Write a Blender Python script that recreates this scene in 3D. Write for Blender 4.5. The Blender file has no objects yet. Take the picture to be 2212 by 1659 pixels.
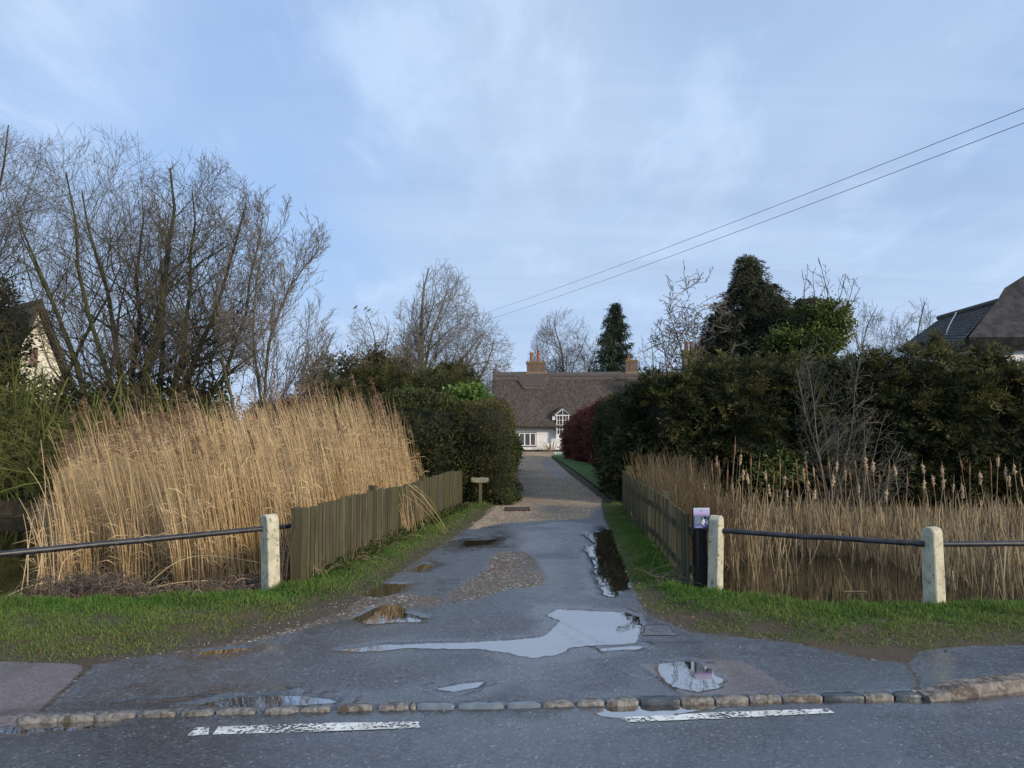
import bpy, math, random
import numpy as np
from mathutils import Vector, Matrix

# ------------------------------------------------------------------ camera, world, sun
scn = bpy.context.scene
col = scn.collection
CAMZ = 1.6
PITCH = math.atan(96.5 / 1661.0)
F = 1661.0
cam_d = bpy.data.cameras.new('camera')
cam = bpy.data.objects.new('camera', cam_d)
col.objects.link(cam)
cam.location = (0, 0, CAMZ)
cam.rotation_euler = (math.pi / 2 + PITCH, 0, 0)
cam_d.sensor_width = 36.0
cam_d.lens = 36.0 * F / 2212.0
cam_d.clip_start = 0.05
cam_d.clip_end = 6000
scn.camera = cam
scn.view_settings.view_transform = 'Standard'
scn.view_settings.look = 'None'
scn.view_settings.exposure = 0.35
scn.view_settings.gamma = 1.0

SUN_EL = math.radians(21)
SUN_AZ = math.radians(128)          # compass style: 0 = +Y (ahead), 90 = +X (right)
sdir = Vector((math.sin(SUN_AZ) * math.cos(SUN_EL), math.cos(SUN_AZ) * math.cos(SUN_EL), math.sin(SUN_EL)))
sl = bpy.data.lights.new('sun', 'SUN')
sl.energy = 2.8
sl.angle = math.radians(9)
sl.color = (1.0, 0.86, 0.66)
so = bpy.data.objects.new('sun', sl)
col.objects.link(so)
so.rotation_euler = sdir.to_track_quat('Z', 'Y').to_euler()


def pdir(u, v):
    b = (829.5 - v) / F
    a = (u - 1106.0) / F
    return np.array((a, math.cos(PITCH) - b * math.sin(PITCH), math.sin(PITCH) + b * math.cos(PITCH)))


def at(u, v, Y):
    d = pdir(u, v)
    return np.array((d[0] * Y / d[1], Y, CAMZ + d[2] * Y / d[1]))


def gp(u, v, z0=0.0):
    d = pdir(u, v)
    t = (z0 - CAMZ) / d[2]
    return (d[0] * t, d[1] * t)


def G(pts, z0=0.0):
    return np.array([gp(u, v, z0) for u, v in pts])


# ---- world: clear sky seen through broken high cloud
w = bpy.data.worlds.new("World")
scn.world = w
w.use_nodes = True
nt = w.node_tree
nt.nodes.clear()


def N(nt, typ, **kw):
    n = nt.nodes.new(typ)
    for k, v in kw.items():
        if k.startswith('i_'):
            key = k[2:]
            key = int(key) if key.isdigit() else key.replace('_', ' ')
            n.inputs[key].default_value = v
        else:
            setattr(n, k, v)
    return n


def L(nt, a, b):
    nt.links.new(a, b)


def mathn(nt, op, a, b=None, c=None, clamp=False):
    n = nt.nodes.new('ShaderNodeMath')
    n.operation = op
    n.use_clamp = clamp
    for i, x in enumerate((a, b, c)):
        if x is None:
            continue
        if isinstance(x, (int, float)):
            n.inputs[i].default_value = x
        else:
            nt.links.new(x, n.inputs[i])
    return n.outputs[0]


def maprange(nt, x, a, b, c=0.0, d=1.0, smooth=True):
    n = nt.nodes.new('ShaderNodeMapRange')
    n.interpolation_type = 'SMOOTHSTEP' if smooth else 'LINEAR'
    n.inputs['From Min'].default_value = a
    n.inputs['From Max'].default_value = b
    n.inputs['To Min'].default_value = c
    n.inputs['To Max'].default_value = d
    nt.links.new(x, n.inputs['Value'])
    return n.outputs['Result']


def mixc(nt, f, a, b, blend='MIX'):
    n = nt.nodes.new('ShaderNodeMix')
    n.data_type = 'RGBA'
    n.blend_type = blend
    for sock, x in ((n.inputs[0], f), (n.inputs[6], a), (n.inputs[7], b)):
        if isinstance(x, (int, float)):
            sock.default_value = x
        elif isinstance(x, tuple):
            sock.default_value = (x[0], x[1], x[2], 1)
        else:
            nt.links.new(x, sock)
    return n.outputs[2]


def noise(nt, vec, scale, detail=4, rough=0.55, dist=0.0):
    n = nt.nodes.new('ShaderNodeTexNoise')
    n.inputs['Scale'].default_value = scale
    n.inputs['Detail'].default_value = detail
    n.inputs['Roughness'].default_value = rough
    n.inputs['Distortion'].default_value = dist
    nt.links.new(vec, n.inputs['Vector'])
    return n.outputs['Fac']


sky = N(nt, 'ShaderNodeTexSky', sky_type='NISHITA', sun_disc=False, sun_elevation=SUN_EL, sun_rotation=SUN_AZ,
        altitude=50, air_density=1.0, dust_density=1.0, ozone_density=2.0)
tc = N(nt, 'ShaderNodeTexCoord')
sep = N(nt, 'ShaderNodeSeparateXYZ')
L(nt, tc.outputs['Generated'], sep.inputs[0])
zz = mathn(nt, 'ADD', mathn(nt, 'MAXIMUM', sep.outputs[2], 0.0), 0.16)
px = mathn(nt, 'DIVIDE', sep.outputs[0], zz)
py = mathn(nt, 'DIVIDE', sep.outputs[1], zz)
comb = N(nt, 'ShaderNodeCombineXYZ')
L(nt, px, comb.inputs[0])
L(nt, py, comb.inputs[1])


def vm(vec, scale, off=(0, 0, 0), rot=0.0):
    m = N(nt, 'ShaderNodeMapping')
    m.inputs['Scale'].default_value = scale
    m.inputs['Location'].default_value = off
    m.inputs['Rotation'].default_value = (0, 0, rot)
    L(nt, vec, m.inputs['Vector'])
    return m.outputs[0]


def gap(u, v, r0, r1):
    d = Vector(pdir(u, v)).normalized()
    dn = N(nt, 'ShaderNodeVectorMath', operation='DISTANCE')
    L(nt, tc.outputs['Generated'], dn.inputs[0])
    dn.inputs[1].default_value = d
    return maprange(nt, dn.outputs['Value'], r0, r1, 1.0, 0.0)


v1 = vm(comb.outputs[0], (0.9, 0.55, 1), (3.1, 1.7, 0), 0.5)
nA = noise(nt, v1, 1.3, 6, 0.55, 0.15)
nB = noise(nt, vm(comb.outputs[0], (1.1, 0.5, 1), (7.0, 2.0, 0), 0.7), 2.6, 7, 0.6, 0.2)
nC = noise(nt, vm(comb.outputs[0], (1.0, 0.6, 1), (1.0, 9.0, 0), 0.3), 0.8, 3, 0.5, 0.3)
g1 = gap(500, 190, 0.05, 0.42)
g2 = gap(860, 120, 0.05, 0.30)
gg = mathn(nt, 'MAXIMUM', g1, mathn(nt, 'MULTIPLY', g2, 0.6))
veil = mathn(nt, 'SUBTRACT', mathn(nt, 'ADD', mathn(nt, 'MULTIPLY', nA, 1.1), 0.43), mathn(nt, 'MULTIPLY', gg, 0.50), clamp=True)
veil = maprange(nt, veil, 0.12, 0.95)
bri = mathn(nt, 'ADD', maprange(nt, nB, 0.47, 0.74), mathn(nt, 'MULTIPLY', gap(210, 90, 0.0, 0.13), maprange(nt, nB, 0.3, 0.62)), clamp=True)
bri = mathn(nt, 'ADD', bri, mathn(nt, 'MULTIPLY', gap(1190, 370, 0.0, 0.10), maprange(nt, nB, 0.32, 0.6, 0, 0.8)), clamp=True)
bri = mathn(nt, 'ADD', bri, mathn(nt, 'MULTIPLY', gap(1250, 230, 0.0, 0.14), maprange(nt, nB, 0.35, 0.65, 0, 0.6)), clamp=True)
hor = maprange(nt, sep.outputs[2], 0.02, 0.36, 1.0, 0.0)
cloudc = mixc(nt, maprange(nt, nC, 0.35, 0.65), (0.295, 0.42, 0.64), (0.385, 0.50, 0.69))
cloudc = mixc(nt, mathn(nt, 'MULTIPLY', hor, 0.7), cloudc, (0.44, 0.57, 0.76))
nD = noise(nt, vm(comb.outputs[0], (0.35, 1.9, 1), (4.0, 5.0, 0), 0.55), 1.5, 6, 0.6, 0.3)
cloudc = mixc(nt, maprange(nt, nD, 0.48, 0.70, 0, 0.24), cloudc, (0.27, 0.36, 0.54))
cloudc = mixc(nt, maprange(nt, nD, 0.50, 0.30, 0, 0.20), cloudc, (0.50, 0.61, 0.80))
skyc = N(nt, 'ShaderNodeVectorMath', operation='SCALE')
L(nt, sky.outputs[0], skyc.inputs[0])
skyc.inputs['Scale'].default_value = 0.17
skyb = mixc(nt, 0.72, skyc.outputs[0], (0.255, 0.41, 0.71))
c = mixc(nt, veil, skyb, cloudc)
c = mixc(nt, mathn(nt, 'MULTIPLY', bri, 0.55), c, (0.53, 0.66, 0.86))
cs = N(nt, 'ShaderNodeVectorMath', operation='SCALE')
L(nt, c, cs.inputs[0])
cs.inputs['Scale'].default_value = 10.0
bg = N(nt, 'ShaderNodeBackground')
bg.inputs['Strength'].default_value = 0.1
L(nt, cs.outputs[0], bg.inputs['Color'])
wo = N(nt, 'ShaderNodeOutputWorld')
L(nt, bg.outputs[0], wo.inputs[0])

# ------------------------------------------------------------------ numeric helpers
RS = np.random.RandomState


def hash2(ix, iy, s=0):
    h = np.sin(ix * 127.1 + iy * 311.7 + s * 74.7) * 43758.5453
    return h - np.floor(h)


def vnoise(x, y, s=0):
    ix = np.floor(x)
    iy = np.floor(y)
    fx = x - ix
    fy = y - iy
    fx = fx * fx * (3 - 2 * fx)
    fy = fy * fy * (3 - 2 * fy)
    a = hash2(ix, iy, s)
    b = hash2(ix + 1, iy, s)
    c_ = hash2(ix, iy + 1, s)
    d = hash2(ix + 1, iy + 1, s)
    return (a * (1 - fx) + b * fx) * (1 - fy) + (c_ * (1 - fx) + d * fx) * fy


def fbm(x, y, o=4, s=0):
    r = 0
    a = 0.5
    t = 0
    for i in range(o):
        r = r + a * vnoise(x, y, s + i * 3)
        t += a
        a *= 0.5
        x = x * 2.03
        y = y * 2.03
    return r / t - 0.5


def sstep(a, b, x):
    t = np.clip((x - a) / (b - a), 0, 1)
    return t * t * (3 - 2 * t)


def sdf(poly, x, y):
    """signed distance, positive inside"""
    x = np.asarray(x, float)
    y = np.asarray(y, float)
    d = np.full(x.shape, 1e9)
    ins = np.zeros(x.shape, bool)
    n = len(poly)
    for i in range(n):
        ax, ay = poly[i]
        bx, by = poly[(i + 1) % n]
        ex, ey = bx - ax, by - ay
        wx, wy = x - ax, y - ay
        t = np.clip((wx * ex + wy * ey) / (ex * ex + ey * ey + 1e-12), 0, 1)
        d = np.minimum(d, np.hypot(wx - t * ex, wy - t * ey))
        cnd = ((ay > y) != (by > y)) & (x < (bx - ax) * (y - ay) / ((by - ay) if by != ay else 1e-12) + ax)
        ins ^= cnd
    return np.where(ins, d, -d)


def nrm(v):
    return v / (np.linalg.norm(v, axis=-1, keepdims=True) + 1e-9)


class MB:
    def __init__(s):
        s.V = []
        s.L = []
        s.S = []
        s.A = []
        s.MI = []
        s.n = 0

    def add(s, V, Fc, tone=0.5, mi=0):
        V = np.asarray(V, float).reshape(-1, 3)
        Fc = np.asarray(Fc, int)
        if len(Fc) == 0:
            return
        s.V.append(V)
        s.L.append((Fc + s.n).ravel())
        s.S.append(np.full(len(Fc), Fc.shape[1]))
        s.MI.append(np.full(len(Fc), mi))
        s.A.append(np.broadcast_to(np.asarray(tone, float), (len(V),)))
        s.n += len(V)

    def box(s, c_, size, R=None, tone=0.5, mi=0, taper=1.0):
        hx, hy, hz = size[0] / 2, size[1] / 2, size[2] / 2
        V = np.array([(x * (taper if z > 0 else 1), y * (taper if z > 0 else 1), z) for z in (-hz, hz) for x, y in ((-hx, -hy), (hx, -hy), (hx, hy), (-hx, hy))])
        if R is not None:
            V = V @ np.asarray(R).T
        V = V + np.asarray(c_)
        s.add(V, [(0, 3, 2, 1), (4, 5, 6, 7), (0, 1, 5, 4), (1, 2, 6, 5), (2, 3, 7, 6), (3, 0, 4, 7)], tone, mi)

    def segs(s, P0, P1, R0, R1, T0, T1, k=3, tone=0.5, mi=0):
        P0, P1, T0, T1 = map(lambda a: np.asarray(a, float), (P0, P1, T0, T1))
        n = len(P0)
        if n == 0:
            return
        ang = np.arange(k) * 2 * math.pi / k

        def ring(P, T, R):
            T = nrm(T)
            ref = np.tile(np.array([0.31, 0.9, 0.27]), (n, 1))
            A = nrm(np.cross(T, ref))
            B = np.cross(T, A)
            return P[:, None, :] + np.asarray(R)[:, None, None] * (np.cos(ang)[None, :, None] * A[:, None, :] + np.sin(ang)[None, :, None] * B[:, None, :])
        V = np.concatenate([ring(P0, T0, R0), ring(P1, T1, R1)], 1)
        base = (np.arange(n) * 2 * k)[:, None, None]
        i = np.arange(k)
        f = np.stack([i, (i + 1) % k, k + (i + 1) % k, k + i], 1)[None]
        Fc = (base + f).reshape(-1, 4)
        tn = tone
        if np.ndim(tone) == 1:
            tn = np.repeat(tone, 2 * k)
        s.add(V.reshape(-1, 3), Fc, tn, mi)

    def tube(s, pts, rad, k=8, cap=True, tone=0.5, mi=0):
        pts = np.asarray(pts, float)
        n = len(pts)
        rad = np.broadcast_to(np.asarray(rad, float), (n,))
        T = np.zeros_like(pts)
        T[1:-1] = pts[2:] - pts[:-2]
        T[0] = pts[1] - pts[0]
        T[-1] = pts[-1] - pts[-2]
        T = nrm(T)
        ang = np.arange(k) * 2 * math.pi / k
        V = []
        A = nrm(np.cross(T[0], np.array([0.31, 0.9, 0.27])))
        for j in range(n):
            A = nrm(A - T[j] * np.dot(A, T[j]))
            B = np.cross(T[j], A)
            V.append(pts[j] + rad[j] * (np.cos(ang)[:, None] * A + np.sin(ang)[:, None] * B))
        V = np.concatenate(V)
        Fc = [(j * k + i, j * k + (i + 1) % k, (j + 1) * k + (i + 1) % k, (j + 1) * k + i) for j in range(n - 1) for i in range(k)]
        s.add(V, Fc, tone, mi)
        if cap:
            s.add(V[:k], [tuple(range(k))[::-1]], tone, mi)
            s.add(V[-k:], [tuple(range(k))], tone, mi)

    def build(s, name, mats, parent=None, loc=(0, 0, 0), smooth=False):
        me = bpy.data.meshes.new(name)
        if s.V:
            V = np.concatenate(s.V) - np.asarray(loc, float)
            Lp = np.concatenate(s.L)
            S = np.concatenate(s.S)
            me.vertices.add(len(V))
            me.vertices.foreach_set('co', V.astype(np.float32).ravel())
            me.loops.add(len(Lp))
            me.loops.foreach_set('vertex_index', Lp.astype(np.int32))
            me.polygons.add(len(S))
            st = np.concatenate([[0], np.cumsum(S)[:-1]])
            me.polygons.foreach_set('loop_start', st.astype(np.int32))
            me.polygons.foreach_set('loop_total', S.astype(np.int32))
            me.polygons.foreach_set('material_index', np.concatenate(s.MI).astype(np.int32))
            me.polygons.foreach_set('use_smooth', np.full(len(S), bool(smooth)))
            me.update(calc_edges=True)
            a = me.attributes.new('tone', 'FLOAT', 'POINT')
            a.data.foreach_set('value', np.concatenate(s.A).astype(np.float32))
        if not isinstance(mats, (list, tuple)):
            mats = [mats]
        for m in mats:
            me.materials.append(m)
        o = bpy.data.objects.new(name, me)
        col.objects.link(o)
        if parent is not None:
            o.parent = parent
        else:
            o.location = loc
        return o


def tag(o, label=None, cat=None, group=None, kind=None):
    if label:
        o['label'] = label
    if cat:
        o['category'] = cat
    if group:
        o['group'] = group
    if kind:
        o['kind'] = kind
    return o


def empty(name, loc, label, cat, group=None):
    o = bpy.data.objects.new(name, None)
    o.empty_display_size = 0.2
    o.location = tuple(float(v) for v in loc)
    col.objects.link(o)
    return tag(o, label, cat, group)


def rotz(a):
    c_, s_ = math.cos(a), math.sin(a)
    return np.array([(c_, -s_, 0), (s_, c_, 0), (0, 0, 1.0)])


def frame(xax, zax=(0, 0, 1)):
    x = nrm(np.asarray(xax, float))
    z = np.asarray(zax, float)
    y = nrm(np.cross(z, x))
    z = np.cross(x, y)
    return np.stack([x, y, z], 1)


# ------------------------------------------------------------------ materials
def mat(name, c1, c2=None, scale=8, detail=4, rough=0.85, bump=0.0, bscale=40, tone=None, stretch=(1, 1, 1), spec=0.3,
        trans=0.0, metallic=0.0, c3=None, s3=3.0, t3=(0.5, 0.62), lo=0.35, hi=0.65):
    m = bpy.data.materials.new(name)
    m.use_nodes = True
    t = m.node_tree
    t.nodes.clear()
    out = N(t, 'ShaderNodeOutputMaterial')
    b = N(t, 'ShaderNodeBsdfPrincipled')
    b.inputs['Roughness'].default_value = rough
    b.inputs['Specular IOR Level'].default_value = spec
    b.inputs['Metallic'].default_value = metallic
    geo = N(t, 'ShaderNodeNewGeometry')
    mp = N(t, 'ShaderNodeMapping')
    mp.inputs['Scale'].default_value = stretch
    L(t, geo.outputs['Position'], mp.inputs['Vector'])
    cc = c1
    if c2 is not None:
        n1 = noise(t, mp.outputs[0], scale, detail)
        cc = mixc(t, maprange(t, n1, lo, hi), c1, c2)
    if c3 is not None:
        n3 = noise(t, mp.outputs[0], s3, 6, 0.65)
        cc = mixc(t, maprange(t, n3, t3[0], t3[1]), cc, c3)
    if tone is not None:
        a = N(t, 'ShaderNodeAttribute', attribute_name='tone')
        cc = mixc(t, a.outputs['Fac'], cc, tone)
    if isinstance(cc, tuple):
        b.inputs['Base Color'].default_value = (cc[0], cc[1], cc[2], 1)
    else:
        L(t, cc, b.inputs['Base Color'])
    if bump:
        bn = N(t, 'ShaderNodeBump')
        bn.inputs['Strength'].default_value = 1.0
        bn.inputs['Distance'].default_value = bump * 0.35
        L(t, noise(t, mp.outputs[0], bscale, 2, 0.5), bn.inputs['Height'])
        L(t, bn.outputs[0], b.inputs['Normal'])
    last = b.outputs[0]
    if trans:
        tr = N(t, 'ShaderNodeBsdfTranslucent')
        if isinstance(cc, tuple):
            tr.inputs[0].default_value = (cc[0], cc[1], cc[2], 1)
        else:
            L(t, cc, tr.inputs[0])
        mx = N(t, 'ShaderNodeMixShader')
        mx.inputs[0].default_value = trans
        L(t, last, mx.inputs[1])
        L(t, tr.outputs[0], mx.inputs[2])
        last = mx.outputs[0]
    L(t, last, out.inputs[0])
    return m


def ground_mat(name, kind):
    """asphalt / gravel / soil surfaces; attributes grav, soil, wet, pink say what lies where"""
    m = bpy.data.materials.new(name)
    m.use_nodes = True
    t = m.node_tree
    t.nodes.clear()
    out = N(t, 'ShaderNodeOutputMaterial')
    b = N(t, 'ShaderNodeBsdfPrincipled')
    geo = N(t, 'ShaderNodeNewGeometry')
    P = geo.outputs['Position']

    def attr(n):
        return N(t, 'ShaderNodeAttribute', attribute_name=n).outputs['Fac']
    vor = N(t, 'ShaderNodeTexVoronoi')
    vor.inputs['Scale'].default_value = 80
    L(t, P, vor.inputs['Vector'])
    sp = N(t, 'ShaderNodeSeparateColor')
    L(t, vor.outputs['Color'], sp.inputs[0])
    vor2 = N(t, 'ShaderNodeTexVoronoi')
    vor2.inputs['Scale'].default_value = 42
    L(t, P, vor2.inputs['Vector'])
    sp2 = N(t, 'ShaderNodeSeparateColor')
    L(t, vor2.outputs['Color'], sp2.inputs[0])
    nbig = noise(t, P, 0.9, 5, 0.6, 0.4)
    nmid = noise(t, P, 6, 6, 0.65)
    if kind == 'road':
        a0, a1 = (0.022, 0.025, 0.031), (0.115, 0.123, 0.138)
    else:
        a0, a1 = (0.020, 0.023, 0.030), (0.122, 0.130, 0.148)
    asp = mixc(t, sp.outputs[0], a0, a1)
    asp = mixc(t, maprange(t, sp.outputs[1], 0.955, 0.985), asp, (0.26, 0.26, 0.25))
    asp = mixc(t, maprange(t, nmid, 0.42, 0.62, 0, 0.35), asp, (0.04, 0.042, 0.045))
    pk = mixc(t, sp.outputs[0], (0.10, 0.075, 0.075), (0.21, 0.165, 0.16))
    asp = mixc(t, attr('pink'), asp, pk)
    gr = mixc(t, sp2.outputs[0], mixc(t, attr('muddy'), (0.21, 0.142, 0.083), (0.06, 0.046, 0.035)), mixc(t, attr('muddy'), (0.60, 0.43, 0.265), (0.22, 0.175, 0.135)))
    gr = mixc(t, maprange(t, sp2.outputs[1], 0.88, 0.95), gr, (0.52, 0.47, 0.40))
    gr = mixc(t, maprange(t, nbig, 0.4, 0.65, 0, 0.55), gr, (0.13, 0.10, 0.075))
    ge = mathn(t, 'ADD', attr('grav'), mathn(t, 'MULTIPLY', mathn(t, 'SUBTRACT', noise(t, P, 22, 6, 0.7), 0.5), 1.5))
    gf = maprange(t, ge, 0.38, 0.62)
    cc = mixc(t, gf, asp, gr)
    so_ = mixc(t, maprange(t, noise(t, P, 28, 6, 0.75), 0.36, 0.66), (0.042, 0.031, 0.021), (0.175, 0.135, 0.098))
    so_ = mixc(t, maprange(t, sp2.outputs[1], 0.95, 0.99), so_, (0.45, 0.42, 0.36))
    se = mathn(t, 'ADD', attr('soil'), mathn(t, 'MULTIPLY', mathn(t, 'SUBTRACT', noise(t, P, 14, 6, 0.7), 0.5), 1.1))
    sf = maprange(t, se, 0.38, 0.62)
    cc = mixc(t, sf, cc, so_)
    wv = mathn(t, 'ADD', attr('wet'), mathn(t, 'MULTIPLY', mathn(t, 'SUBTRACT', nbig, 0.47), 2.6), clamp=True)
    wv = mathn(t, 'ADD', wv, mathn(t, 'MULTIPLY', mathn(t, 'SUBTRACT', nmid, 0.5), 0.8), clamp=True)
    cc = mixc(t, mathn(t, 'MULTIPLY', wv, mathn(t, 'SUBTRACT', 0.35, mathn(t, 'MULTIPLY', gf, 0.2))), cc, (0.02, 0.02, 0.02))
    cc = mixc(t, mathn(t, 'MULTIPLY', attr('crack'), 0.85), cc, (0.012, 0.012, 0.012))
    L(t, cc, b.inputs['Base Color'])
    rg = maprange(t, wv, 0.0, 1.0, 0.58, 0.14)
    rg2 = mathn(t, 'ADD', rg, mathn(t, 'MULTIPLY', mathn(t, 'MAXIMUM', gf, sf), 0.3), clamp=True)
    L(t, rg2, b.inputs['Roughness'])
    L(t, mathn(t, 'SUBTRACT', 1.0, mathn(t, 'MULTIPLY', mathn(t, 'MAXIMUM', gf, sf), 0.85)), b.inputs['Specular IOR Level'])
    bn = N(t, 'ShaderNodeBump')
    L(t, maprange(t, wv, 0, 1, 0.0042, 0.0010), bn.inputs['Distance'])
    h = mathn(t, 'ADD', mathn(t, 'MULTIPLY', sp.outputs[0], 0.45), noise(t, P, 110, 2, 0.6))
    L(t, h, bn.inputs['Height'])
    L(t, bn.outputs[0], b.inputs['Normal'])
    L(t, b.outputs[0], out.inputs[0])
    return m


def water_mat(name, colr, bump, bsc, rough=0.02, ior=1.5):
    m = bpy.data.materials.new(name)
    m.use_nodes = True
    t = m.node_tree
    t.nodes.clear()
    out = N(t, 'ShaderNodeOutputMaterial')
    b = N(t, 'ShaderNodeBsdfPrincipled')
    b.inputs['Base Color'].default_value = (*colr, 1)
    b.inputs['Roughness'].default_value = rough
    b.inputs['IOR'].default_value = ior
    b.inputs['Specular IOR Level'].default_value = 0.5
    geo = N(t, 'ShaderNodeNewGeometry')
    bn = N(t, 'ShaderNodeBump')
    bn.inputs['Distance'].default_value = bump
    L(t, noise(t, geo.outputs['Position'], bsc, 3, 0.5), bn.inputs['Height'])
    L(t, bn.outputs[0], b.inputs['Normal'])
    L(t, b.outputs[0], out.inputs[0])
    return m


M_drive = ground_mat('wet_asphalt', 'drive')
M_road = ground_mat('road_asphalt', 'road')
M_turf = mat('turf_soil', (0.045, 0.050, 0.020), (0.095, 0.070, 0.042), 22, 6, 0.95, 0.02, 40, tone=(0.085, 0.062, 0.042), c3=(0.045, 0.034, 0.024), s3=5, t3=(0.45, 0.6))
M_puddle = water_mat('puddle_water', (0.030, 0.021, 0.013), 0.0003, 9, 0.02, 6.5)
M_pond = water_mat('pond_water', (0.018, 0.015, 0.008), 0.0012, 5, 0.03, 2.6)
M_grass = mat('grass', (0.064, 0.155, 0.022), (0.11, 0.215, 0.036), 2.2, 4, 0.6, tone=(0.19, 0.21, 0.065), trans=0.35, spec=0.25)
M_reed = mat('dry_reed', (0.58, 0.415, 0.215), (0.77, 0.585, 0.34), 1.4, 4, 0.6, tone=(0.25, 0.15, 0.07), spec=0.25, trans=0.15)
M_plume = mat('reed_plume', (0.17, 0.095, 0.058), (0.27, 0.165, 0.10), 5, 3, 0.95, trans=0.3, tone=(0.36, 0.25, 0.16))
M_rush = mat('dead_rush', (0.31, 0.235, 0.135), (0.46, 0.36, 0.22), 2.5, 4, 0.8, tone=(0.085, 0.062, 0.036), trans=0.15)
M_head = mat('rush_head', (0.17, 0.075, 0.038), (0.24, 0.115, 0.06), 20, 3, 0.95, bump=0.004, bscale=90, tone=(0.47, 0.345, 0.22))
M_litter = mat('rotting_litter', (0.060, 0.046, 0.037), (0.115, 0.086, 0.067), 6, 4, 0.85, tone=(0.24, 0.175, 0.125))
M_conc = mat('weathered_concrete', (0.56, 0.52, 0.39), (0.42, 0.40, 0.30), 9, 6, 0.9, 0.012, 55, c3=(0.17, 0.165, 0.10), s3=22, t3=(0.54, 0.68))
M_black = mat('black_paint', (0.012, 0.013, 0.017), (0.03, 0.032, 0.04), 12, 5, 0.42, 0.002, 60, spec=0.5)
M_blackwood = mat('black_timber', (0.010, 0.011, 0.012), (0.022, 0.022, 0.02), 9, 5, 0.7, 0.003, 40, stretch=(1, 1, 0.15))
M_wood = mat('mossy_timber', (0.056, 0.046, 0.030), (0.132, 0.110, 0.074), 20, 6, 0.9, 0.008, 50, stretch=(1, 1, 0.10),
             tone=(0.056, 0.054, 0.025), c3=(0.080, 0.092, 0.030), s3=3.0, t3=(0.42, 0.70), lo=0.3, hi=0.7)
M_signwood = mat('lichen_board', (0.20, 0.185, 0.13), (0.33, 0.32, 0.24), 28, 6, 0.95, 0.004, 70, c3=(0.10, 0.095, 0.065), s3=30, t3=(0.5, 0.6))
M_bark = mat('bark', (0.085, 0.075, 0.050), (0.125, 0.12, 0.060), 5, 5, 0.95, tone=(0.20, 0.16, 0.14))
M_barkmoss = mat('mossy_bark', (0.040, 0.038, 0.022), (0.075, 0.090, 0.028), 3.5, 5, 0.95, 0.01, 30, tone=(0.125, 0.098, 0.085))
M_palebark = mat('pale_bark', (0.15, 0.135, 0.105), (0.22, 0.205, 0.16), 5, 5, 0.9, tone=(0.13, 0.105, 0.085))
M_farbark = mat('far_bark', (0.115, 0.105, 0.075), (0.15, 0.145, 0.095), 0.6, 4, 0.95, tone=(0.19, 0.16, 0.14))
M_greentwig = mat('green_twig', (0.085, 0.105, 0.028), (0.15, 0.175, 0.045), 1.8, 5, 0.9, tone=(0.13, 0.105, 0.065))
M_greytwig = mat('grey_twig', (0.15, 0.135, 0.11), (0.12, 0.115, 0.08), 2.0, 4, 0.9, tone=(0.09, 0.08, 0.05))


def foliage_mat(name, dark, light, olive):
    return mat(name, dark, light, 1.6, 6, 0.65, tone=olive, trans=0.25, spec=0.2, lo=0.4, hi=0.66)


M_yew = foliage_mat('yew_foliage', (0.015, 0.026, 0.011), (0.036, 0.050, 0.018), (0.145, 0.130, 0.045))
M_yewclip = foliage_mat('clipped_yew', (0.028, 0.042, 0.018), (0.060, 0.072, 0.024), (0.135, 0.115, 0.048))
M_cyp = foliage_mat('cypress_foliage', (0.024, 0.036, 0.028), (0.048, 0.060, 0.038), (0.12, 0.115, 0.060))
M_ivy = foliage_mat('ivy_leaves', (0.040, 0.072, 0.022), (0.080, 0.120, 0.030), (0.21, 0.225, 0.055))
M_ivyd = foliage_mat('dark_ivy', (0.035, 0.052, 0.018), (0.065, 0.088, 0.028), (0.12, 0.13, 0.045))
M_laurel = foliage_mat('laurel_leaves', (0.045, 0.10, 0.025), (0.09, 0.17, 0.035), (0.16, 0.24, 0.06))
M_brownbush = foliage_mat('brown_bush', (0.060, 0.050, 0.026), (0.095, 0.078, 0.040), (0.15, 0.115, 0.065))
M_beech = foliage_mat('copper_leaves', (0.085, 0.022, 0.024), (0.145, 0.042, 0.040), (0.25, 0.095, 0.07))
M_fir = foliage_mat('fir_foliage', (0.022, 0.040, 0.027), (0.038, 0.062, 0.036), (0.075, 0.095, 0.055))
M_core = mat('shade_core', (0.012, 0.014, 0.007), (0.022, 0.024, 0.012), 9, 5, 0.98, 0.05, 12)  # near-black stands for the shade inside the foliage
M_beechcore = mat('beech_shade_core', (0.030, 0.010, 0.011), (0.05, 0.018, 0.018), 9, 5, 0.98, 0.05, 12)  # dark red version of the core, shade put into the colour
M_thatch = mat('thatch', (0.052, 0.043, 0.037), (0.098, 0.082, 0.070), 7, 7, 0.98, 0.12, 14, stretch=(1, 1, 0.3), c3=(0.125, 0.102, 0.083), s3=1.3, t3=(0.52, 0.75))
M_thatchr = mat('ridge_thatch', (0.075, 0.062, 0.055), (0.115, 0.096, 0.083), 7, 5, 0.98, 0.03, 18)
M_spar = mat('hazel_spar', (0.19, 0.165, 0.15), None, rough=0.9)
M_render = mat('white_render', (0.80, 0.80, 0.79), (0.74, 0.735, 0.72), 3, 5, 0.85, 0.004, 20)
M_whitep = mat('white_paint', (0.80, 0.80, 0.79), None, rough=0.5)
M_plinth = mat('tarred_plinth', (0.03, 0.03, 0.03), (0.06, 0.055, 0.05), 8, 4, 0.8)
M_cream = mat('cream_render', (0.80, 0.76, 0.62), (0.72, 0.68, 0.55), 2, 5, 0.85)
M_glass = mat('window_glass', (0.03, 0.035, 0.05), (0.06, 0.07, 0.09), 3, 2, 0.08, spec=0.8)
M_lead = mat('window_lead', (0.20, 0.20, 0.21), None, rough=0.5)
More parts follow.
